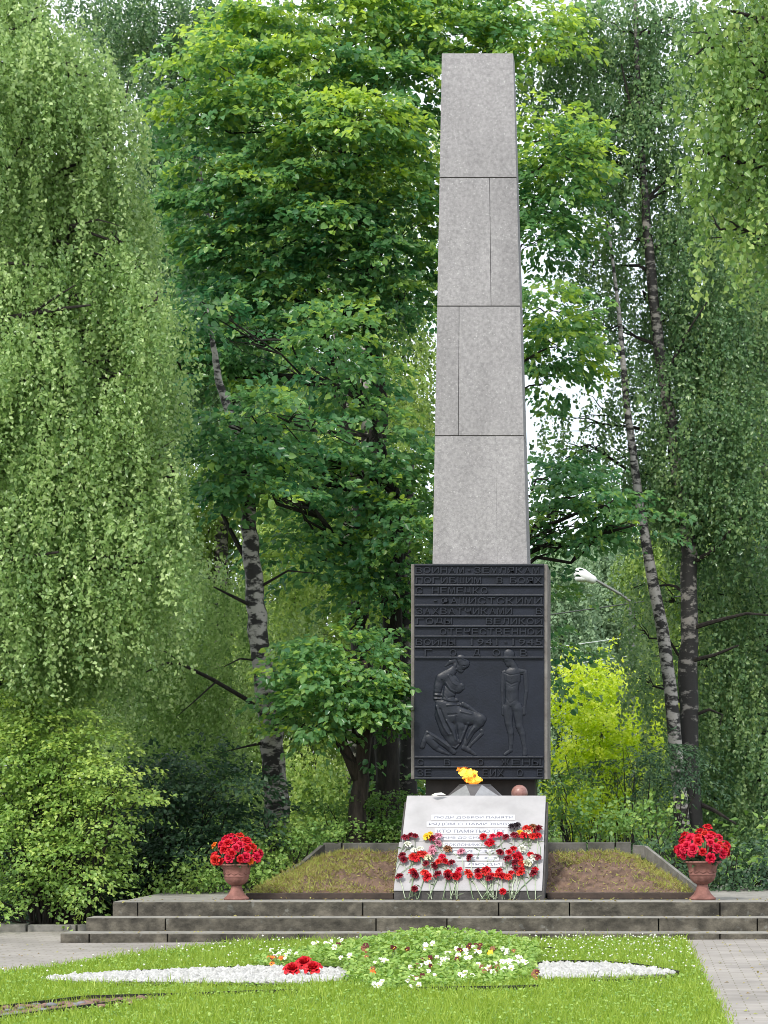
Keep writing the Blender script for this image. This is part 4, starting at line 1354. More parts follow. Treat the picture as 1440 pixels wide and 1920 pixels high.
# ------------------------------------------------------------------ pansy bed
BEDX = np.array(BED)
bcx, bcy = BEDX.mean(0)
def bed_h(x, y):                      # height of the plants over the bed, highest at the back middle
    dx, dy = (x - (bcx + 0.25)) / 1.15, (y - (bcy + 0.5)) / 1.45
    return 0.05 + 0.25 * np.exp(-(dx * dx * 1.3 + dy * dy * 1.2) * 1.1)
def pansy_bed():
    n = 15000
    X = RNG.uniform(BEDX[:, 0].min(), BEDX[:, 0].max(), n)
    Y = RNG.uniform(BEDX[:, 1].min(), BEDX[:, 1].max() + 0.3, n)
    ok = inside(BED, X, Y) & ~inside(lensL, X, Y) & ~inside(lensR, X, Y)
    X, Y = X[ok], Y[ok]
    n = len(X)
    h = bed_h(X, Y)
    Z = 0.0053 * (X + 5.9) + h * (1 - 0.75 * RNG.random(n) ** 2.2) + RNG.normal(size=n) * 0.012
    pos = np.stack([X, Y, Z], 1)
    ax = RNG.normal(size=(n, 3)) * [1, 1, 0.45] + [0, -0.2, 0.15]
    nr = RNG.normal(size=(n, 3)) * 0.5 + [0, -0.4, 1]
    me = leaf_mesh('pansy_leaves', pos, ax, nr, RNG.uniform(0.03, 0.062, n), RNG.uniform(0.02, 0.034, n), RNG.normal(0.5, 0.2, n), shape='oval')
    tag(link_mesh('pansy_leaves', me, L['pansy']), 'dense light green pansy foliage heaped in the round bed', 'pansy leaves', kind='stuff')
pansy_bed()
def pansy_parts(key):
    f = MB()
    def pet(a, ln, w, z):
        pts = [(0, 0, z)]
        for t in np.linspace(-1, 1, 7):
            rr = ln * (1 - 0.25 * t * t)
            b = a + t * w
            pts.append((rr * math.cos(b), rr * math.sin(b), z + 0.003 * math.sin(t * 9) - 0.004))
        f.poly(pts, [(0, i, i + 1) for i in range(1, 7)])
    pet(R(60), 0.028, 0.55, 0.0); pet(R(120), 0.028, 0.55, 0.001)
    pet(R(0), 0.025, 0.6, 0.003); pet(R(180), 0.025, 0.6, 0.004)
    pet(R(270), 0.027, 0.75, 0.006)
    fm = f.mesh('pansy_bloom_' + key)
    fm.materials.append(M[key])
    c = MB().ball((0, -0.004, 0.008), 0.005, (1, 1.2, 0.5), k=4)
    cm_ = c.mesh('pansy_eye_' + key)
    cm_.materials.append(M['black'] if key in ('yellow', 'orange') else M['yellow'])
    return fm, cm_
PAN = {k: pansy_parts(k) for k in ('white', 'maroon', 'orange', 'yellow', 'brown')}
stem_me = MB().tube([(0, 0, 0), (0, 0.01, -0.05), (0, 0.03, -0.11)], 0.002, 4).mesh('pansy_stem')
stem_me.materials.append(M['stem'])
CN2 = {'white': 'white', 'maroon': 'dark maroon', 'orange': 'orange', 'yellow': 'yellow', 'brown': 'rusty brown'}
pans = []
def cl(px, py, n, sx, sy, keys):
    for _ in range(n):
        pans.append((random.gauss(px, sx), random.gauss(py, sy), random.choice(keys)))
cl(533, 1785, 11, 14, 6, ['white'])
cl(505, 1801, 4, 5, 5, ['maroon', 'orange'])
cl(525, 1797, 3, 5, 3, ['orange', 'brown'])
cl(615, 1775, 10, 18, 8, ['white', 'white', 'maroon'])
cl(645, 1756, 5, 12, 4, ['white'])
cl(685, 1783, 9, 6, 9, ['maroon', 'brown'])
cl(715, 1800, 4, 6, 6, ['white'])
cl(703, 1824, 3, 6, 4, ['orange', 'brown'])
cl(722, 1840, 3, 10, 4, ['white'])
cl(790, 1815, 12, 14, 10, ['white', 'white', 'maroon', 'brown'])
cl(752, 1778, 3, 8, 3, ['orange', 'maroon'])
cl(798, 1775, 3, 5, 5, ['white'])
cl(836, 1797, 9, 14, 7, ['white', 'white', 'maroon'])
cl(875, 1785, 14, 15, 9, ['white', 'white', 'white', 'maroon', 'brown'])
cl(896, 1770, 2, 3, 2, ['maroon'])
cl(917, 1789, 2, 3, 2, ['yellow'])
cl(916, 1812, 9, 14, 6, ['maroon', 'brown', 'white'])
cl(945, 1806, 9, 12, 6, ['white'])
cl(970, 1800, 10, 12, 6, ['white'])
cl(945, 1780, 6, 10, 6, ['white', 'brown'])
cl(1003, 1824, 4, 4, 4, ['maroon', 'brown', 'cream'] if False else ['maroon', 'brown'])
cl(880, 1830, 4, 20, 6, ['white'])
cl(770, 1842, 5, 12, 6, ['white'])
def bed_point(px, py):               # the photo ray meets the top of the plants
    d = np.array(P(px, py, 1.0) - Vector((0, 0, CH)))
    for D in np.arange(16.4, 22.0, 0.02):
        x, z = d[0] * D, CH + d[2] * D
        if z <= bed_h(x, D) + gz(x, D) + 0.012:
            return Vector((x, D, z))
    return None
zones = {}
for px, py, key in pans:
    q = bed_point(px, py)
    if q is None or q.y > 21.6:
        continue
    zone = 'left tip' if px < 560 else 'left side' if px < 660 else 'left middle' if px < 760 else 'middle' if px < 850 else 'right middle' if px < 930 else 'right side'
    zones.setdefault((zone, key), []).append((px, q))
for (zone, key), its in zones.items():
    for i, (px, q) in enumerate(sorted(its, key=lambda a: a[0])):
        lab = f'{ORD[i]} {CN2[key]} pansy from the left in the {zone} of the bed' if len(its) > 1 else f'only {CN2[key]} pansy at the {zone} of the flower bed'
        r_ = empty('pansy', q, lab, 'flower', 'pansies in the round bed')
        d = Vector((random.gauss(0, 0.4), -0.8, 0.55 + random.gauss(0, 0.25))).normalized()
        e = d.to_track_quat('Z', 'Y').to_euler()
        sc_ = random.uniform(0.8, 1.15)
        fo = None
        for nm, me_ in (('bloom', PAN[key][0]), ('eye', PAN[key][1]), ('stem', stem_me)):
            o = bpy.data.objects.new(nm, me_)
            COL.objects.link(o)
            if nm == 'eye':
                o.parent = fo
            else:
                o.parent = r_
                if nm == 'bloom':
                    o.rotation_euler = e
                    o.scale = (sc_, sc_, sc_)
                    fo = o

# three big red artificial roses on the white chips
for px, py, lab in ((549, 1816, 'large red artificial rose on the white chips, left of the three'), (571, 1804, 'large red artificial rose on the white chips, rear one of the three'), (587, 1814, 'large red artificial rose on the white chips, right of the three')):
    gp = G(px, 1838 if py > 1810 else 1829)
    c = P(px, py, gp.y)
    r_ = empty('artificial_rose', (c.x, c.y, gp.z), lab, 'flower', 'red artificial roses on the white chips')
    o = bpy.data.objects.new('bloom', variant(bloom_mesh('rose_bloom', 0.082, 5, 0.05, 8, 0.8, px), 'red'))
    COL.objects.link(o)
    o.parent = r_
    o.location = c - Vector((c.x, c.y, gp.z)) - Vector((0, 0, 0.03))
    o.rotation_euler = Vector((0, -0.6, 0.8)).to_track_quat('Z', 'Y').to_euler()
    MB().tube([c - Vector((0, 0, 0.02)), Vector((c.x, c.y + 0.03, gp.z))], 0.006, 5).build('stem', M['stem'], r_)

# ------------------------------------------------------------------ white chip beds, edging, pebbles
def chips(poly, label, n):
    b = MB()
    a = np.array(poly)
    k = 0
    while k < n:
        x, y = random.uniform(a[:, 0].min(), a[:, 0].max()), random.uniform(a[:, 1].min(), a[:, 1].max())
        if not inside(poly, np.array([x]), np.array([y]))[0]:
            continue
        r = random.uniform(0.018, 0.042)
        z = gz(x, y) + 0.028 + random.uniform(0, 0.012)
        pts = []
        for u in ((1, 0, 0), (-1, 0, 0), (0, 1, 0), (0, -1, 0), (0, 0, 1), (0, 0, -1), (.7, .7, .3), (-.7, -.7, .3)):
            q = r * random.uniform(0.7, 1.2)
            pts.append((x + u[0] * q, y + u[1] * q, z + u[2] * q * 0.75))
        b.poly(pts, [(0, 6, 4), (6, 2, 4), (2, 1, 4), (1, 7, 4), (7, 3, 4), (3, 0, 4), (2, 6, 5), (6, 0, 5), (1, 2, 5), (7, 1, 5), (3, 7, 5), (0, 3, 5)])
        k += 1
    b.poly([(p[0], p[1], gz(*p) + 0.024) for p in poly], [tuple(reversed(range(len(poly))))])
    return tag(b.build('white_stone_chips', M['quartz']), label, 'stone chips', kind='stuff')
chips(lensL, 'crescent of white quartz chips in the lawn left of the pansy bed', 2300)
chips(lensR, 'crescent of white quartz chips in the lawn right of the pansy bed', 1100)
def edging(pts, label, h=0.045):
    mb = MB()
    q = [G(*p) for p in pts]
    for a, b in zip(q[:-1], q[1:]):
        d = (b - a)
        s = Vector((-d.y, d.x, 0)).normalized() * 0.012
        z = Vector((0, 0, h))
        mb.hexa([a, b, b + s, a + s], [a + z, b + z, b + s + z, a + s + z])
    return tag(mb.build('lawn_edging', M['edging']), label, 'lawn edging', 'dark edging strips in the lawn')
edging([(1000, 1819), (1015, 1814), (1060, 1811), (1130, 1812), (1190, 1817), (1240, 1825), (1272, 1832)], 'dark edging strip behind the right crescent of white chips', 0.05)
edging([(1272, 1834), (1240, 1839), (1160, 1843), (1080, 1845), (1018, 1846)], 'dark edging strip in front of the right crescent of white chips', 0.03)
edging([(240, 1829), (380, 1822), (480, 1819), (560, 1818), (640, 1822)], 'dark edging strip behind the left crescent of white chips', 0.04)
edging([(220, 1852), (300, 1852), (440, 1853), (560, 1853)], 'dark edging strip in front of the left crescent of white chips', 0.03)
edging([(-30, 1899), (60, 1889), (160, 1877), (260, 1874), (330, 1872), (420, 1869), (500, 1866), (560, 1864)], 'long dark edging strip behind the pebbles at the lower left', 0.04)
edging([(780, 1862), (840, 1861), (900, 1860), (970, 1859), (1010, 1857)], 'dark edging strip in the grass in front of the pansy bed', 0.045)
edging([(955, 1784), (1000, 1784), (1040, 1786)], 'short dark edging strip behind the right of the pansy bed', 0.05)
edging([(-30, 1924), (60, 1911), (150, 1899), (230, 1888)], 'short dark edging strip in front of the pebbles at the lower left', 0.05)
sheet('bed_soil', STRIP, M['soil'], 0.018)
for i in range(64):
    px = random.uniform(0, 270)
    f = px / 300
    py = random.uniform(1897 - 22 * f, 1915 - 31 * f)
    g_ = G(px, py)
    grey = (i % 7 == 3)
    r = random.uniform(0.014, 0.03)
    o = MB().ball((g_.x, g_.y, g_.z + 0.03), r, (1.5, 1, 0.65), k=5, wob=0.14).build('pebble', M['pebble_grey'] if grey else M['pebble'], None, smooth=True)
    tag(o, 'grey flat pebble between the dark edging strips at the lower left' if grey else 'pinkish pebble between the dark edging strips at the lower left', 'pebble', 'grey pebbles between the edging strips' if grey else 'pink pebbles between the edging strips')

# ------------------------------------------------------------------ street lamp and cables
LD = 42.0
lp = P(1185, 1128, LD)
lamp = empty('street_lamp', (lp.x, LD, 0), 'white street lamp head on an angled arm between the trees', 'street lamp')
MB().tube([(lp.x, LD, -0.05), (lp.x, LD, lp.z - 0.1)], [0.09, 0.06], 10).build('pole', M['lamp_metal'], lamp)
MB().tube([lp - Vector((0, 0, 0.02)), P(1165, 1115, LD), P(1118, 1088, LD)], 0.028, 8).build('arm', M['lamp_metal'], lamp)
hd = MB()
a, b = P(1118, 1090, LD), P(1077, 1071, LD)
ax = (b - a)
hd.tube([a + ax * t for t in (0, 0.08, 0.35, 0.6, 0.85, 0.97, 1.0)], [0.035, 0.075, 0.095, 0.12, 0.11, 0.07, 0.02], 14)
ho = hd.build('lamp_head', M['lamp_white'], lamp, smooth=True)
MB().ball(a + ax * 0.66 - Vector((0, 0, 0.075)), 0.105, (1.35, 1, 0.7), k=8).build('glass_bowl', M['lamp_white'], ho, smooth=True)
for i, (x0, y0, x1, y1, D, m, lab) in enumerate(((990, 1154, 1230, 1119, 41, 'cable', 'dark overhead cable crossing below the street lamp'), (1080, 1204, 1200, 1187, 52, 'cable_light', 'upper pale overhead cable between the distant trees'), (1080, 1241, 1210, 1220, 52, 'cable_light', 'lower pale overhead cable above the yellow green bush'))):
    o = MB().tube(bend(P(x0 - 500, y0 + 70, D), P(x1 + 500, y1 - 70, D), 12, -0.004, 0), 0.012, 5).build('overhead_cable', M[m])
    tag(o, lab, 'cable')

# ------------------------------------------------------------------ trees and bushes
def lobes(D, dr, rows):
    return [(a, b, c, d, D + (e[0] if len(e) > 0 else 0) + random.uniform(-0.3, 0.3), dr, e[1] if len(e) > 1 else 0.0, e[2] if len(e) > 2 else 1.0) for a, b, c, d, *e in rows]

# far pale trees seen through the gap right of the plaque
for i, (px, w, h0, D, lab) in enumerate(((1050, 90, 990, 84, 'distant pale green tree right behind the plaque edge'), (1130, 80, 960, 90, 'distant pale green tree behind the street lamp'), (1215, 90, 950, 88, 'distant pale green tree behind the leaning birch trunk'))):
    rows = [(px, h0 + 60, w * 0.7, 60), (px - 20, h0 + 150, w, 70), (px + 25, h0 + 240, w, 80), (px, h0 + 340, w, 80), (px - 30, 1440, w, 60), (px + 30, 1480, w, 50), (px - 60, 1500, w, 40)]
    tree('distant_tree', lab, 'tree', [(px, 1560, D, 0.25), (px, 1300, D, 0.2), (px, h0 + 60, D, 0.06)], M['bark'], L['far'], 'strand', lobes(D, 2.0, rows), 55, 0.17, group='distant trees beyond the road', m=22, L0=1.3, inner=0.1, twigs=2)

# row of woodland trees closing the view
back = [
    (-60, 200, 52, 'woodland tree behind the left birch at the frame edge'), (120, 260, 50, 'woodland tree behind the bright left birch'), (270, 330, 54, 'woodland tree between the left birch and the leafy linden'),
    (420, 180, 50, 'woodland tree behind the dark birch trunk'), (560, 80, 55, 'woodland tree behind the middle of the leafy linden'), (700, 200, 51, 'woodland tree behind the thin white birch stems'),
    (850, 930, 54, 'woodland tree hidden partly behind the obelisk'), (1300, 900, 52, 'woodland tree behind the pair of right birch trunks'), (1400, 420, 50, 'woodland tree at the right edge behind the birches'), (1500, 500, 54, 'woodland tree at the far right frame edge')]
for px, y0, D, lab in back:
    rows = []
    y = y0
    while y < 1500:
        rows.append((px + random.gauss(0, 26), y, random.uniform(75, 120), 75, random.uniform(-1.5, 1.5), random.gauss(0, 0.14), 1.0 if y > 700 else 0.7))
        rows.append((px + random.choice((-1, 1)) * random.uniform(40, 80), y + 40, 70, 65, random.uniform(-1.5, 1.5), random.gauss(0, 0.14), 0.9 if y > 700 else 0.6))
        y += 105
    tree('woodland_tree', lab, 'tree', [(px, 1600, D, 0.22), (px + random.uniform(-15, 15), 1100, D, 0.17), (px, y0, D, 0.05)], M['birch_dark'], L['back'], 'strand', lobes(D, 1.6, rows), 95, 0.105, group='woodland trees behind the monument', m=20, L0=1.0, inner=0.15, twigs=3)

# grey-green birch at the top left, behind
tree('silver_birch', 'grey green birch whose top shows between the left birch and the linden', 'tree', [(520, 1600, 37, 0.15), (470, 1000, 37, 0.11), (430, 700, 37, 0.10), (400, 500, 37, 0.08), (340, 100, 37, 0.04), (330, -60, 37, 0.02)], M['birch_dark'], L['birch_dull'], 'strand',
     lobes(37, 1.0, [(320, 20, 110, 50), (220, 20, 50, 40, 0, 0, 0.6), (410, 60, 80, 60), (330, 90, 60, 30, 0, 0, 0.6), (250, 95, 45, 40, 0, .1, 0.8), (290, 150, 45, 40, 0, .05, 0.8), (210, 90, 35, 30, 0, .1, .6), (160, 0, 40, 40, 0, .1, .7), (180, 50, 35, 30, 0, .1, .5), (320, 230, 55, 70), (300, 340, 50, 80), (340, 430, 60, 80), (360, 560, 70, 90), (430, 640, 70, 80), (340, 700, 60, 80), (470, 720, 60, 60, 0, 0, .6)]),
     420, 0.065, m=24, L0=0.7, base=0.35, twigs=4)

# thin birches in the middle distance
tree('silver_birch', 'slim white stemmed birches standing behind the linden shelves', 'tree', [(665, 1620, 35, 0.12), (655, 1000, 35, 0.10), (645, 700, 35, 0.08), (600, 420, 35, 0.03)], M['birch'], L['back'], 'strand',
     lobes(35, 0.9, [(560, 700, 70, 60, 0, 0, .8), (600, 900, 70, 60), (760, 740, 50, 60, 0, 0, .6), (520, 1000, 60, 70, 0, .1), (590, 1120, 70, 70, 0, .1), (700, 1150, 60, 80), (560, 1450, 60, 80, 0, .15), (620, 1480, 60, 60), (730, 1400, 40, 90), (740, 1250, 40, 60)]),
     330, 0.07, m=24, L0=0.7, base=0.5, trunk2=[[(690, 1620, 35.5, 0.11), (690, 900, 35.5, 0.09), (682, 720, 35.5, 0.07), (690, 550, 35.5, 0.03)]])

# right: two old birches
tree('silver_birch', 'tall birch with two mottled trunks, one leaning, right of the plaque', 'tree',
     [(1300, 1640, 31, 0.15), (1293, 1400, 31, 0.145), (1291, 1200, 31, 0.13), (1290, 1000, 31, 0.11), (1255, 780, 31, 0.09), (1225, 560, 31, 0.075), (1205, 330, 31, 0.055), (1195, 150, 31, 0.04), (1190, -60, 31, 0.02)], M['birch_dark'], L['birch_dull'], 'strand',
     lobes(31.5, 0.9, [(1130, 40, 110, 70), (1110, 140, 130, 80), (1150, 220, 110, 60), (1265, 60, 80, 80), (1250, 190, 70, 80, 0, 0, .8), (1090, 290, 70, 60, 0, 0, .8), (1160, 330, 80, 50, 0, 0, .5), (1240, 330, 90, 80, 0, 0, .8), (1180, 450, 110, 60, 0, 0, .55), (1110, 500, 70, 50, 0, 0, .5), (1290, 450, 80, 90),
                       (1210, 560, 100, 60, 0, 0, .7), (1300, 590, 90, 80), (1120, 610, 50, 50, 0, 0, .3), (1350, 640, 90, 100), (1260, 690, 100, 60, 0, 0, .8), (1400, 800, 80, 100), (1310, 780, 100, 70), (1280, 860, 110, 60), (1190, 720, 60, 60, 0, 0, .28), (1090, 790, 80, 60, 0, 0, .38), (1060, 860, 60, 40, 0, 0, .35), (1170, 850, 60, 40, 0, 0, .5),
                       (1340, 930, 110, 70), (1240, 920, 80, 50), (1320, 1010, 60, 40, 0.4, -.1), (1400, 950, 80, 80), (1195, 1100, 14, 30, 0, .15, 1.5), (1380, 60, 80, 60, .5), (1440, 30, 70, 60, .5), (1420, 180, 80, 80, .5), (1380, 330, 60, 70, .4), (1440, 330, 60, 80, .5), (1190, 1180, 14, 40, 0, .15, 1.5), (1195, 1270, 14, 40, 0, .1, 1.5)]),
     330, 0.064, m=24, L0=0.65, base=0.45, twigs=6, spread=0.2, bark2=M['birch'],
     trunk2=[[(1288, 1640, 30.7, 0.115), (1278, 1520, 30.7, 0.105), (1268, 1420, 30.7, 0.10), (1258, 1300, 30.7, 0.095), (1242, 1180, 30.7, 0.09), (1222, 1080, 30.7, 0.08), (1200, 950, 30.7, 0.065), (1175, 760, 30.7, 0.05), (1160, 580, 30.7, 0.03), (1140, 420, 30.7, 0.015)]],
     limbs=[[(1290, 1180, 31, 0.04), (1340, 1165, 30.8, 0.03), (1400, 1150, 30.5, 0.02), (1460, 1155, 30.3, 0.01)], [(1291, 1240, 31, 0.035), (1340, 1228, 30.8, 0.025), (1385, 1210, 30.6, 0.012)], [(1290, 1060, 31, 0.04), (1340, 1030, 30.8, 0.03), (1390, 970, 30.5, 0.015)],
            [(1293, 1345, 31, 0.03), (1330, 1330, 30.9, 0.02), (1355, 1340, 30.8, 0.01), (1350, 1360, 30.8, 0.006)], [(1295, 1500, 31, 0.04), (1340, 1520, 30.9, 0.03), (1380, 1545, 30.8, 0.015)],
            [(1250, 700, 31, 0.03), (1290, 620, 30.9, 0.02), (1330, 560, 30.8, 0.01)], [(1200, 250, 31, 0.03), (1180, 190, 30.9, 0.02), (1165, 120, 30.8, 0.01)]])

# big lindens left of and behind the obelisk
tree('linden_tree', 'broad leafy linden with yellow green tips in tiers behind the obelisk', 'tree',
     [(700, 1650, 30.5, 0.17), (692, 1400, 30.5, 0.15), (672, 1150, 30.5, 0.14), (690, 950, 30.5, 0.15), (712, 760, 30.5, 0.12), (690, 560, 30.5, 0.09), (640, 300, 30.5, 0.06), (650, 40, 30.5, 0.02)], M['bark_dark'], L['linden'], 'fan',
     lobes(30, 0.65, [(600, 30, 150, 50, 0, .22), (760, 40, 110, 60, 0, .18), (480, 70, 90, 35, 0, .2), (420, 130, 110, 40, -.3, .25), (590, 130, 130, 45, -.3, .15), (730, 160, 110, 50, 0, .1), (860, 40, 90, 50, .4, .2), (870, 95, 70, 40, .5, .15), (790, 130, 60, 40, .3, .1), (980, 50, 80, 50, .3, .25), (1010, 100, 50, 30, .2, .25),  # upper lobes tinted lighter: young leaves, plus light painted into their colour
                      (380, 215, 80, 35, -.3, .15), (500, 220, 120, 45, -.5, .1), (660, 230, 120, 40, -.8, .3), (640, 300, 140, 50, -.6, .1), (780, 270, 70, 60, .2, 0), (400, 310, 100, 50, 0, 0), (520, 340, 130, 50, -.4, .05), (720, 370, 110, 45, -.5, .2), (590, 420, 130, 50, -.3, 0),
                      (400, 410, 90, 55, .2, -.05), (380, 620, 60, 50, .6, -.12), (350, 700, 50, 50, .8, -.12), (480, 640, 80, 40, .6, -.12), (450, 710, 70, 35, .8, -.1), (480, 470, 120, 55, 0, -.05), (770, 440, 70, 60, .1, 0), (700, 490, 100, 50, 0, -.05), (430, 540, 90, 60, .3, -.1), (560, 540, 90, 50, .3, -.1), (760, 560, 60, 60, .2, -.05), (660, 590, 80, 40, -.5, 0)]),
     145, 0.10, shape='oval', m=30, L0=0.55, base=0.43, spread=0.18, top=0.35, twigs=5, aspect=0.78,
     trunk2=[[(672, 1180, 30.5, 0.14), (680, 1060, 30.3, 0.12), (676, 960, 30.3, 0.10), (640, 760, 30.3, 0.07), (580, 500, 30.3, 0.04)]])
tree('linden_tree', 'lower dark green linden in flat shelves left of the obelisk shaft', 'tree',
     [(730, 1650, 29, 0.18), (722, 1400, 29, 0.16), (735, 1150, 29, 0.13), (745, 950, 29, 0.09), (700, 780, 29, 0.05)], M['bark_dark'], L['linden'], 'fan',
     lobes(28.6, 0.8, [(625, 650, 75, 45, -.3, .05), (640, 710, 80, 35, -.3, 0), (430, 800, 80, 35, -2.3, -.02), (385, 585, 40, 30, -2.3, -.12), (345, 620, 35, 30, -2.2, -.12), (520, 780, 70, 35, -2.3, 0), (460, 865, 90, 40, -2.3, -.02), (400, 860, 40, 30, -2.3, -.05), (690, 820, 90, 45, -.2, 0), (610, 880, 100, 45, -.2, 0), (730, 900, 70, 45, -.3, .06), (510, 925, 80, 35, -2.3, -.05), (640, 980, 90, 45, -.3, 0),
                      (760, 990, 60, 45, -.3, .1), (570, 1040, 70, 35, -.3, .02), (430, 915, 50, 28, -2.3, -.05), (740, 1060, 60, 40, -.3, .1), (700, 1110, 60, 40, 0, 0), (760, 1120, 40, 50, .2, 0)]),
     150, 0.098, shape='oval', m=30, L0=0.6, base=0.38, spread=0.15, top=0.3, twigs=5, aspect=0.78)
tree('linden_tree', 'small young linden with rounded crown and brown forked trunk left of the plaque', 'tree',
     [(674, 1600, 26.6, 0.115), (672, 1500, 26.6, 0.105), (682, 1400, 26.6, 0.09), (690, 1320, 26.6, 0.09), (680, 1240, 26.6, 0.05)], M['bark'], L['linden'], 'fan',
     lobes(26.2, 0.55, [(640, 1215, 75, 30, 0, .1), (590, 1260, 70, 35, 0, .05), (680, 1265, 75, 40, -.1, .1), (560, 1310, 55, 30, 0, .08), (640, 1320, 90, 35, -.2, .06), (710, 1330, 45, 45, 0, 0), (590, 1365, 50, 25, 0, .1)]),
     250, 0.085, shape='oval', m=28, L0=0.45, base=0.42, spread=0.12, top=0.3, twigs=5,
     trunk2=[[(672, 1460, 26.6, 0.08), (645, 1400, 26.5, 0.06), (630, 1340, 26.4, 0.035)]])
tree('linden_tree', 'linden behind the right side of the obelisk with a dark drooping bough', 'tree',
     [(930, 1650, 30, 0.2), (935, 1300, 30, 0.17), (940, 1000, 30, 0.13), (942, 850, 30, 0.10), (940, 600, 30, 0.07), (935, 350, 30, 0.05), (930, 180, 30, 0.02)], M['bark_dark'], L['linden'], 'fan',
     lobes(29, 0.8, [(1030, 260, 80, 40, 0.8, .3), (1080, 300, 60, 35, 0.6, .3), (1020, 330, 60, 40, 1.0, .1), (1050, 400, 60, 45, 1.0, .05), (1010, 450, 50, 60, 1.1, -.05), (1030, 580, 60, 45, 0.8, .2), (1050, 650, 65, 55, 0.7, .15), (1020, 720, 50, 35, 1.0, -.05), (1030, 900, 60, 40, .3, -.05), (1080, 925, 55, 25, 0, 0), (1140, 950, 50, 25, -.2, .03), (1050, 965, 40, 20, 0, -.05), (1190, 985, 30, 22, -.2, 0), (1110, 980, 40, 12, 0, -.05), (1030, 1000, 15, 30, 0, .02), (1025, 1200, 8, 40, .2, -.05), (1030, 1260, 10, 30, .2, -.05), (1060, 1010, 30, 12, .1, 0), (1120, 1015, 25, 10, .1, 0), (1030, 1120, 6, 30, .1, 0)]),  # lighter top tints again: young leaf colour and painted light
     165, 0.095, shape='oval', m=30, L0=0.55, base=0.40, spread=0.15, top=0.3, twigs=4)
tree('dark_trunk_tree', 'dark straight trunk with sparse leaves close behind the plaque', 'tree', [(765, 1650, 29.5, 0.15), (762, 1400, 29.5, 0.14), (757, 1200, 29.5, 0.12), (760, 1050, 29.5, 0.09), (770, 850, 29.5, 0.05)], M['birch_dark'], L['linden'], 'fan',
     lobes(29.5, 0.5, [(735, 1180, 30, 40), (720, 1460, 30, 40, 0, .1), (760, 930, 30, 30)]), 140, 0.09, shape='oval', m=22, L0=0.45, base=0.4)

# the old birch with the black and white trunk
tree('silver_birch', 'old birch with thick black and white trunk left of the mound', 'tree',
     [(545, 1720, 27, 0.176), (528, 1600, 27, 0.167), (515, 1450, 27, 0.145), (500, 1320, 27, 0.136), (485, 1180, 27, 0.119), (473, 1050, 27, 0.101), (465, 950, 27, 0.088), (440, 800, 27, 0.062), (412, 720, 27, 0.048), (400, 650, 27, 0.035), (392, 600, 27, 0.018), (388, 570, 27, 0.005)], M['birch'], L['birch'], 'strand',
     lobes(28.2, 0.8, [(330, 1120, 90, 80, 0, 0), (420, 1120, 60, 90, .4, .1), (250, 1230, 70, 70, 0, -.05), (330, 1250, 80, 80, 0, .05), (420, 1280, 60, 80, .5, .15), (280, 1350, 70, 70, 0, 0), (370, 1380, 80, 80, .2, .08),  (450, 1440, 50, 70, .5, .1), (390, 1480, 60, 50, .2, 0), (560, 1180, 40, 60, .8, .1)]),
     360, 0.056, m=26, L0=0.8, base=0.52, spread=0.2, auto=False,
     limbs=[[(497, 1340, 27, 0.031), (460, 1310, 26.8, 0.028), (400, 1275, 26.6, 0.024), (340, 1245, 26.5, 0.019), (310, 1243, 26.4, 0.014), (270, 1262, 26.3, 0.009)], [(405, 1278, 26.6, 0.012), (370, 1310, 26.4, 0.009), (330, 1345, 26.3, 0.004)], [(345, 1247, 26.5, 0.010), (315, 1225, 26.4, 0.007), (270, 1200, 26.3, 0.004)],
            [(480, 1140, 27, 0.025), (440, 1120, 26.8, 0.019), (400, 1100, 26.7, 0.009)], [(474, 1070, 27, 0.037), (445, 1020, 27.1, 0.031), (415, 960, 27.2, 0.025), (395, 880, 27.3, 0.012)], [(505, 1390, 27, 0.025), (460, 1400, 26.8, 0.012), (400, 1415, 26.7, 0.006)],
            [(520, 1350, 26.9, 0.037), (538, 1340, 26.85, 0.028), (550, 1315, 26.8, 0.012)], [(488, 1100, 27, 0.019), (540, 1070, 26.9, 0.012), (590, 1075, 26.8, 0.006)], [(500, 1240, 27, 0.015), (450, 1235, 26.9, 0.011), (420, 1250, 26.8, 0.005)]])

# bright birch filling the left
def birch_lobes():
    edge = [(-80, 60), (0, 110), (120, 220), (200, 262), (400, 282), (500, 300), (570, 322), (700, 322), (760, 300), (850, 340), (920, 392), (1000, 385), (1060, 350), (1130, 300), (1200, 250), (1260, 190)]
    xe = lambda y: np.interp(y, [e[0] for e in edge], [e[1] for e in edge])
    rows = []
    y = -80
    while y < 1260:
        x = xe(y) - random.uniform(20, 75)
        rows.append((x, y, random.uniform(22, 48), random.uniform(30, 80), random.uniform(-.4, .4) + max(0, (y - 1050) / 110), random.gauss(0.05, .09)))
        x -= random.uniform(45, 85)
        while x > -90:
            rows.append((x, y + random.uniform(-45, 45), random.uniform(40, 85), random.uniform(30, 80), random.uniform(-.8, .9) + max(0, (y - 1050) / 110), random.gauss(0, .09), random.uniform(0.5, 1.15)))
            x -= random.uniform(60, 105)
        y += random.uniform(42, 62)
    return lobes(24.2, 0.5, rows)
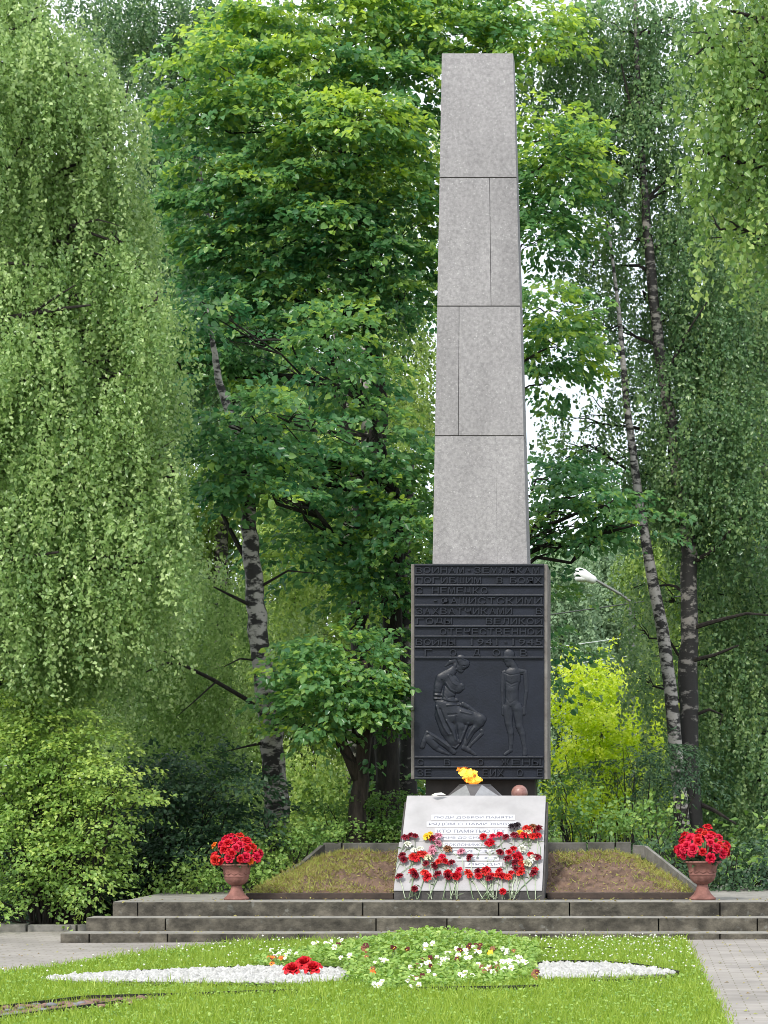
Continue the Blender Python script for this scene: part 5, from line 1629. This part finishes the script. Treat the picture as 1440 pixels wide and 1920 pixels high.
tree('silver_birch', 'large bright green weeping birch filling the left edge of the view', 'tree',
     [(-150, 1760, 24.6, 0.22), (-140, 1300, 24.6, 0.19), (-120, 800, 24.6, 0.14), (-100, 300, 24.6, 0.09), (-60, -150, 24.6, 0.04)], M['birch'], L['birch'], 'strand',
     birch_lobes(),
     430, 0.054, m=36, L0=0.8, base=0.44, spread=0.2, twigs=3, inner=0.05,
     limbs=[[(-100, 620, 24.4, 0.05), (0, 600, 24, 0.035), (60, 588, 23.6, 0.025), (120, 578, 23.4, 0.018), (170, 572, 23.3, 0.01)], [(-120, 1070, 24.4, 0.05), (-20, 1055, 24, 0.035), (50, 1045, 23.5, 0.025), (110, 1035, 23.3, 0.012)], [(60, 588, 23.6, 0.015), (100, 560, 23.4, 0.012), (140, 535, 23.3, 0.007)]])

# near birch boughs at the top right
tree('silver_birch', 'near birch whose large leaved boughs hang into the top right corner', 'tree',
     [(1720, 1850, 16.5, 0.18), (1700, 1200, 16.5, 0.15), (1660, 500, 16.5, 0.10), (1600, -100, 16.5, 0.06)], M['birch'], L['birch_near'], 'strand',
     lobes(16.5, 0.4, [(1400, 30, 110, 70, 0, .05, .8), (1330, 90, 50, 60, 0, 0, .7), (1420, 130, 80, 70, 0, 0, .8), (1330, 190, 45, 60, 0, .05, .8), (1380, 230, 70, 60, 0, -.05, .8), (1440, 300, 60, 70, 0, 0, .8), (1330, 290, 40, 50, 0, 0, .8), (1370, 360, 45, 45, 0, .1, .8), (1350, 430, 35, 40, 0, .1, .6), (1435, 420, 30, 60, 0, 0, .7), (1520, 150, 80, 120), (1530, 350, 70, 120), (1560, -60, 120, 80)]),
     520, 0.05, shape='oval', m=24, L0=0.5, base=0.46, spread=0.18, twigs=4, aspect=0.8,
     limbs=[[(1640, 300, 16.5, 0.05), (1540, 120, 16.4, 0.035), (1450, 40, 16.4, 0.02), (1370, 20, 16.4, 0.008)], [(1660, 560, 16.5, 0.04), (1560, 380, 16.4, 0.03), (1450, 300, 16.4, 0.015), (1390, 330, 16.4, 0.006)]])

# right side, lower: dense weeping growth
tree('silver_birch', 'dark weeping birch hanging behind the right urn', 'tree',
     [(1430, 1700, 33, 0.16), (1432, 1300, 33, 0.13), (1440, 900, 33, 0.09), (1420, 500, 33, 0.04)], M['birch_dark'], L['birch_dull'], 'strand',
     lobes(32.5, 0.9, [(1390, 1070, 90, 70), (1330, 1110, 60, 60, 0, .05, .8), (1420, 1170, 80, 80), (1350, 1220, 80, 70, 0, .05), (1400, 1300, 90, 80), (1340, 1340, 60, 70, 0, 0), (1420, 1410, 80, 70), (1350, 1450, 80, 70), (1400, 1520, 90, 60), (1340, 1560, 70, 60), (1235, 1130, 15, 60, 0, .15, .8), (1225, 1230, 15, 50, 0, .2, .8), (1240, 1330, 25, 60, 0, .15, .7), (1240, 1460, 45, 60, 0, .1), (1420, 1600, 70, 60), (1440, 480, 50, 120), (1430, 640, 60, 100)]),
     310, 0.064, m=26, L0=0.7, base=0.56, twigs=4, spread=0.24)
shrub('golden_bush', 'glowing yellow green bush in the clearing right of the plaque', 'bush', L['gold'], 'bush',
      lobes(40, 0.8, [(1110, 1285, 45, 35), (1085, 1330, 60, 45), (1150, 1340, 55, 50), (1070, 1400, 55, 50), (1130, 1410, 60, 50), (1190, 1420, 40, 50), (1100, 1470, 70, 40), (1170, 1490, 60, 40), (1070, 1530, 60, 40), (1140, 1550, 70, 40), (1220, 1520, 50, 50), (1210, 1380, 30, 50)]), 150, 0.09, m=22, L0=0.6, base=0.5, nstem=4)
shrub('spruce_sapling', 'dark drooping boughs hanging in front of the leaning birch trunk', 'bush', L['dark'], 'needle',
      lobes(28.5, 0.5, [(1130, 1450, 60, 22, 0, .1), (1190, 1420, 70, 28, 0, .1), (1250, 1420, 60, 35, 0, .05), (1290, 1450, 50, 30), (1230, 1470, 50, 20)]), 230, 0.06, m=40, L0=0.5, base=0.5, aspect=0.4, nstem=3)
shrub('hazel_bush', 'green bush just behind the parapet right of the slab', 'bush', L['weed'], 'bush',
      lobes(26.8, 0.4, [(1060, 1530, 45, 40, 0, -.1), (1110, 1545, 50, 35), (1170, 1550, 50, 35, 0, .05), (1040, 1480, 15, 40, .5, -.2), (1230, 1560, 50, 35, 0, -.1)]), 170, 0.062, m=24, L0=0.4, base=0.36)
shrub('hazel_bush', 'dark low bush beyond the right urn at the frame edge', 'bush', L['dark'], 'fan',
      lobes(26, 0.5, [(1380, 1620, 60, 40, 0, .3), (1430, 1660, 60, 40, 0, .2), (1350, 1660, 40, 30, 0, .3), (1460, 1600, 60, 50, 0, .3), (1260, 1620, 50, 40, 0.6, .2), (1240, 1580, 40, 30, .6, .3)]), 260, 0.065, m=24, L0=0.4, base=0.4)
# left side, lower
shrub('leafy_shrub', 'bright layered green shrub spreading at the lower left edge', 'bush', L['shrub'], 'fan',
      lobes(24.4, 0.4, [(30, 1310, 70, 35, 0, .1), (110, 1345, 70, 35, 0, .12), (40, 1390, 90, 40, 0, 0), (150, 1400, 70, 35, -.1, .1), (210, 1450, 55, 35, 0, .12), (110, 1470, 110, 40, 0, 0), (235, 1490, 35, 25, 0, .12), (50, 1530, 100, 45, 0, -.05), (170, 1540, 80, 40, -.1, .05), (60, 1600, 100, 40, 0, -.12), (150, 1610, 70, 40, 0, -.05), (180, 1660, 40, 30, 0, -.1), (60, 1670, 90, 35, 0, -.25), (10, 1720, 30, 20, -.5, 0), (80, 1420, 80, 40, .3, 0), (60, 1500, 90, 40, .4, -.05), (170, 1490, 70, 35, .3, 0), (120, 1580, 90, 40, .4, -.05), (20, 1350, 60, 40, .4, 0), (10, 1440, 50, 40, .3, 0), (20, 1560, 50, 40, .3, 0), (120, 1650, 90, 40, .3, -.15)]),
      300, 0.055, m=30, L0=0.36, base=0.55, spread=0.14, top=0.35, nstem=4)
shrub('yew_bush', 'deep dark green bush between the bright shrub and the left urn', 'bush', L['dark'], 'fan',
      lobes(26.2, 0.6, [(290, 1460, 70, 40), (370, 1440, 70, 35, 0, .1), (440, 1480, 60, 40, 0, .1), (260, 1530, 90, 50), (360, 1530, 90, 50, 0, -.05), (450, 1560, 50, 40), (260, 1610, 90, 50, 0, .1), (350, 1600, 80, 40, 0, 0), (200, 1690, 90, 50, 0, -.1), (110, 1690, 80, 50, 0, -.1), (30, 1690, 80, 50, 0, -.1), (150, 1600, 80, 60, 0, -.1), (50, 1590, 80, 60, 0, -.1), (10, 1480, 60, 60, 0, 0), (400, 1640, 50, 30)]),
      270, 0.065, m=28, L0=0.45, base=0.45, top=0.25)
shrub('nettle_clump', 'fresh green nettle clump behind the left urn', 'plant', L['weed'], 'bush',
      lobes(25.2, 0.35, [(340, 1665, 50, 20, 0, .1), (400, 1650, 50, 25), (480, 1640, 50, 30, .3, .1), (300, 1680, 35, 15), (440, 1670, 50, 18, 0, .05)]), 420, 0.055, m=22, L0=0.26, base=0.5)
shrub('nettle_clump', 'tall pale nettle stems at the foot of the old birch', 'plant', L['weed'], 'bush',
      lobes(25.9, 0.3, [(505, 1600, 20, 40, 0, .15), (550, 1600, 25, 40, 0, .1), (580, 1580, 30, 30), (520, 1640, 40, 25), (470, 1610, 20, 25, 0, .05)]), 520, 0.05, m=22, L0=0.26, base=0.52)
shrub('hazel_bush', 'leafy bush behind the parapet left of the slab', 'bush', L['weed'], 'fan',
      lobes(26.6, 0.4, [(640, 1560, 50, 25, 0, -.05), (700, 1545, 55, 30), (740, 1570, 30, 25), (610, 1530, 30, 30, .4, -.15), (720, 1500, 40, 25, .4, -.2), (780, 1540, 30, 40, .5, -.3)]), 420, 0.055, m=26, L0=0.35, base=0.36)
# undergrowth on the woodland floor
def undergrowth():
    n = 40000
    Y = 27.3 + 45 * RNG.random(n) ** 1.8
    X = RNG.uniform(-1.05, 0.5, n) * 0.33 * Y
    Z = RNG.gamma(2.0, 0.17, n)
    keep = (Z < 1.6)
    X, Y, Z = X[keep], Y[keep], Z[keep]
    n = len(X)
    pos = np.stack([X, Y, Z], 1)
    me = leaf_mesh('undergrowth', pos, RNG.normal(size=(n, 3)) * [1, 1, .4], RNG.normal(size=(n, 3)) * .5 + [0, -.4, 1], RNG.uniform(.08, .16, n), RNG.uniform(.05, .10, n), RNG.normal(.4, .2, n), shape='diamond')
    tag(link_mesh('undergrowth', me, L['weed']), 'low leafy undergrowth covering the woodland floor behind the mound', 'undergrowth', kind='stuff')
undergrowth()
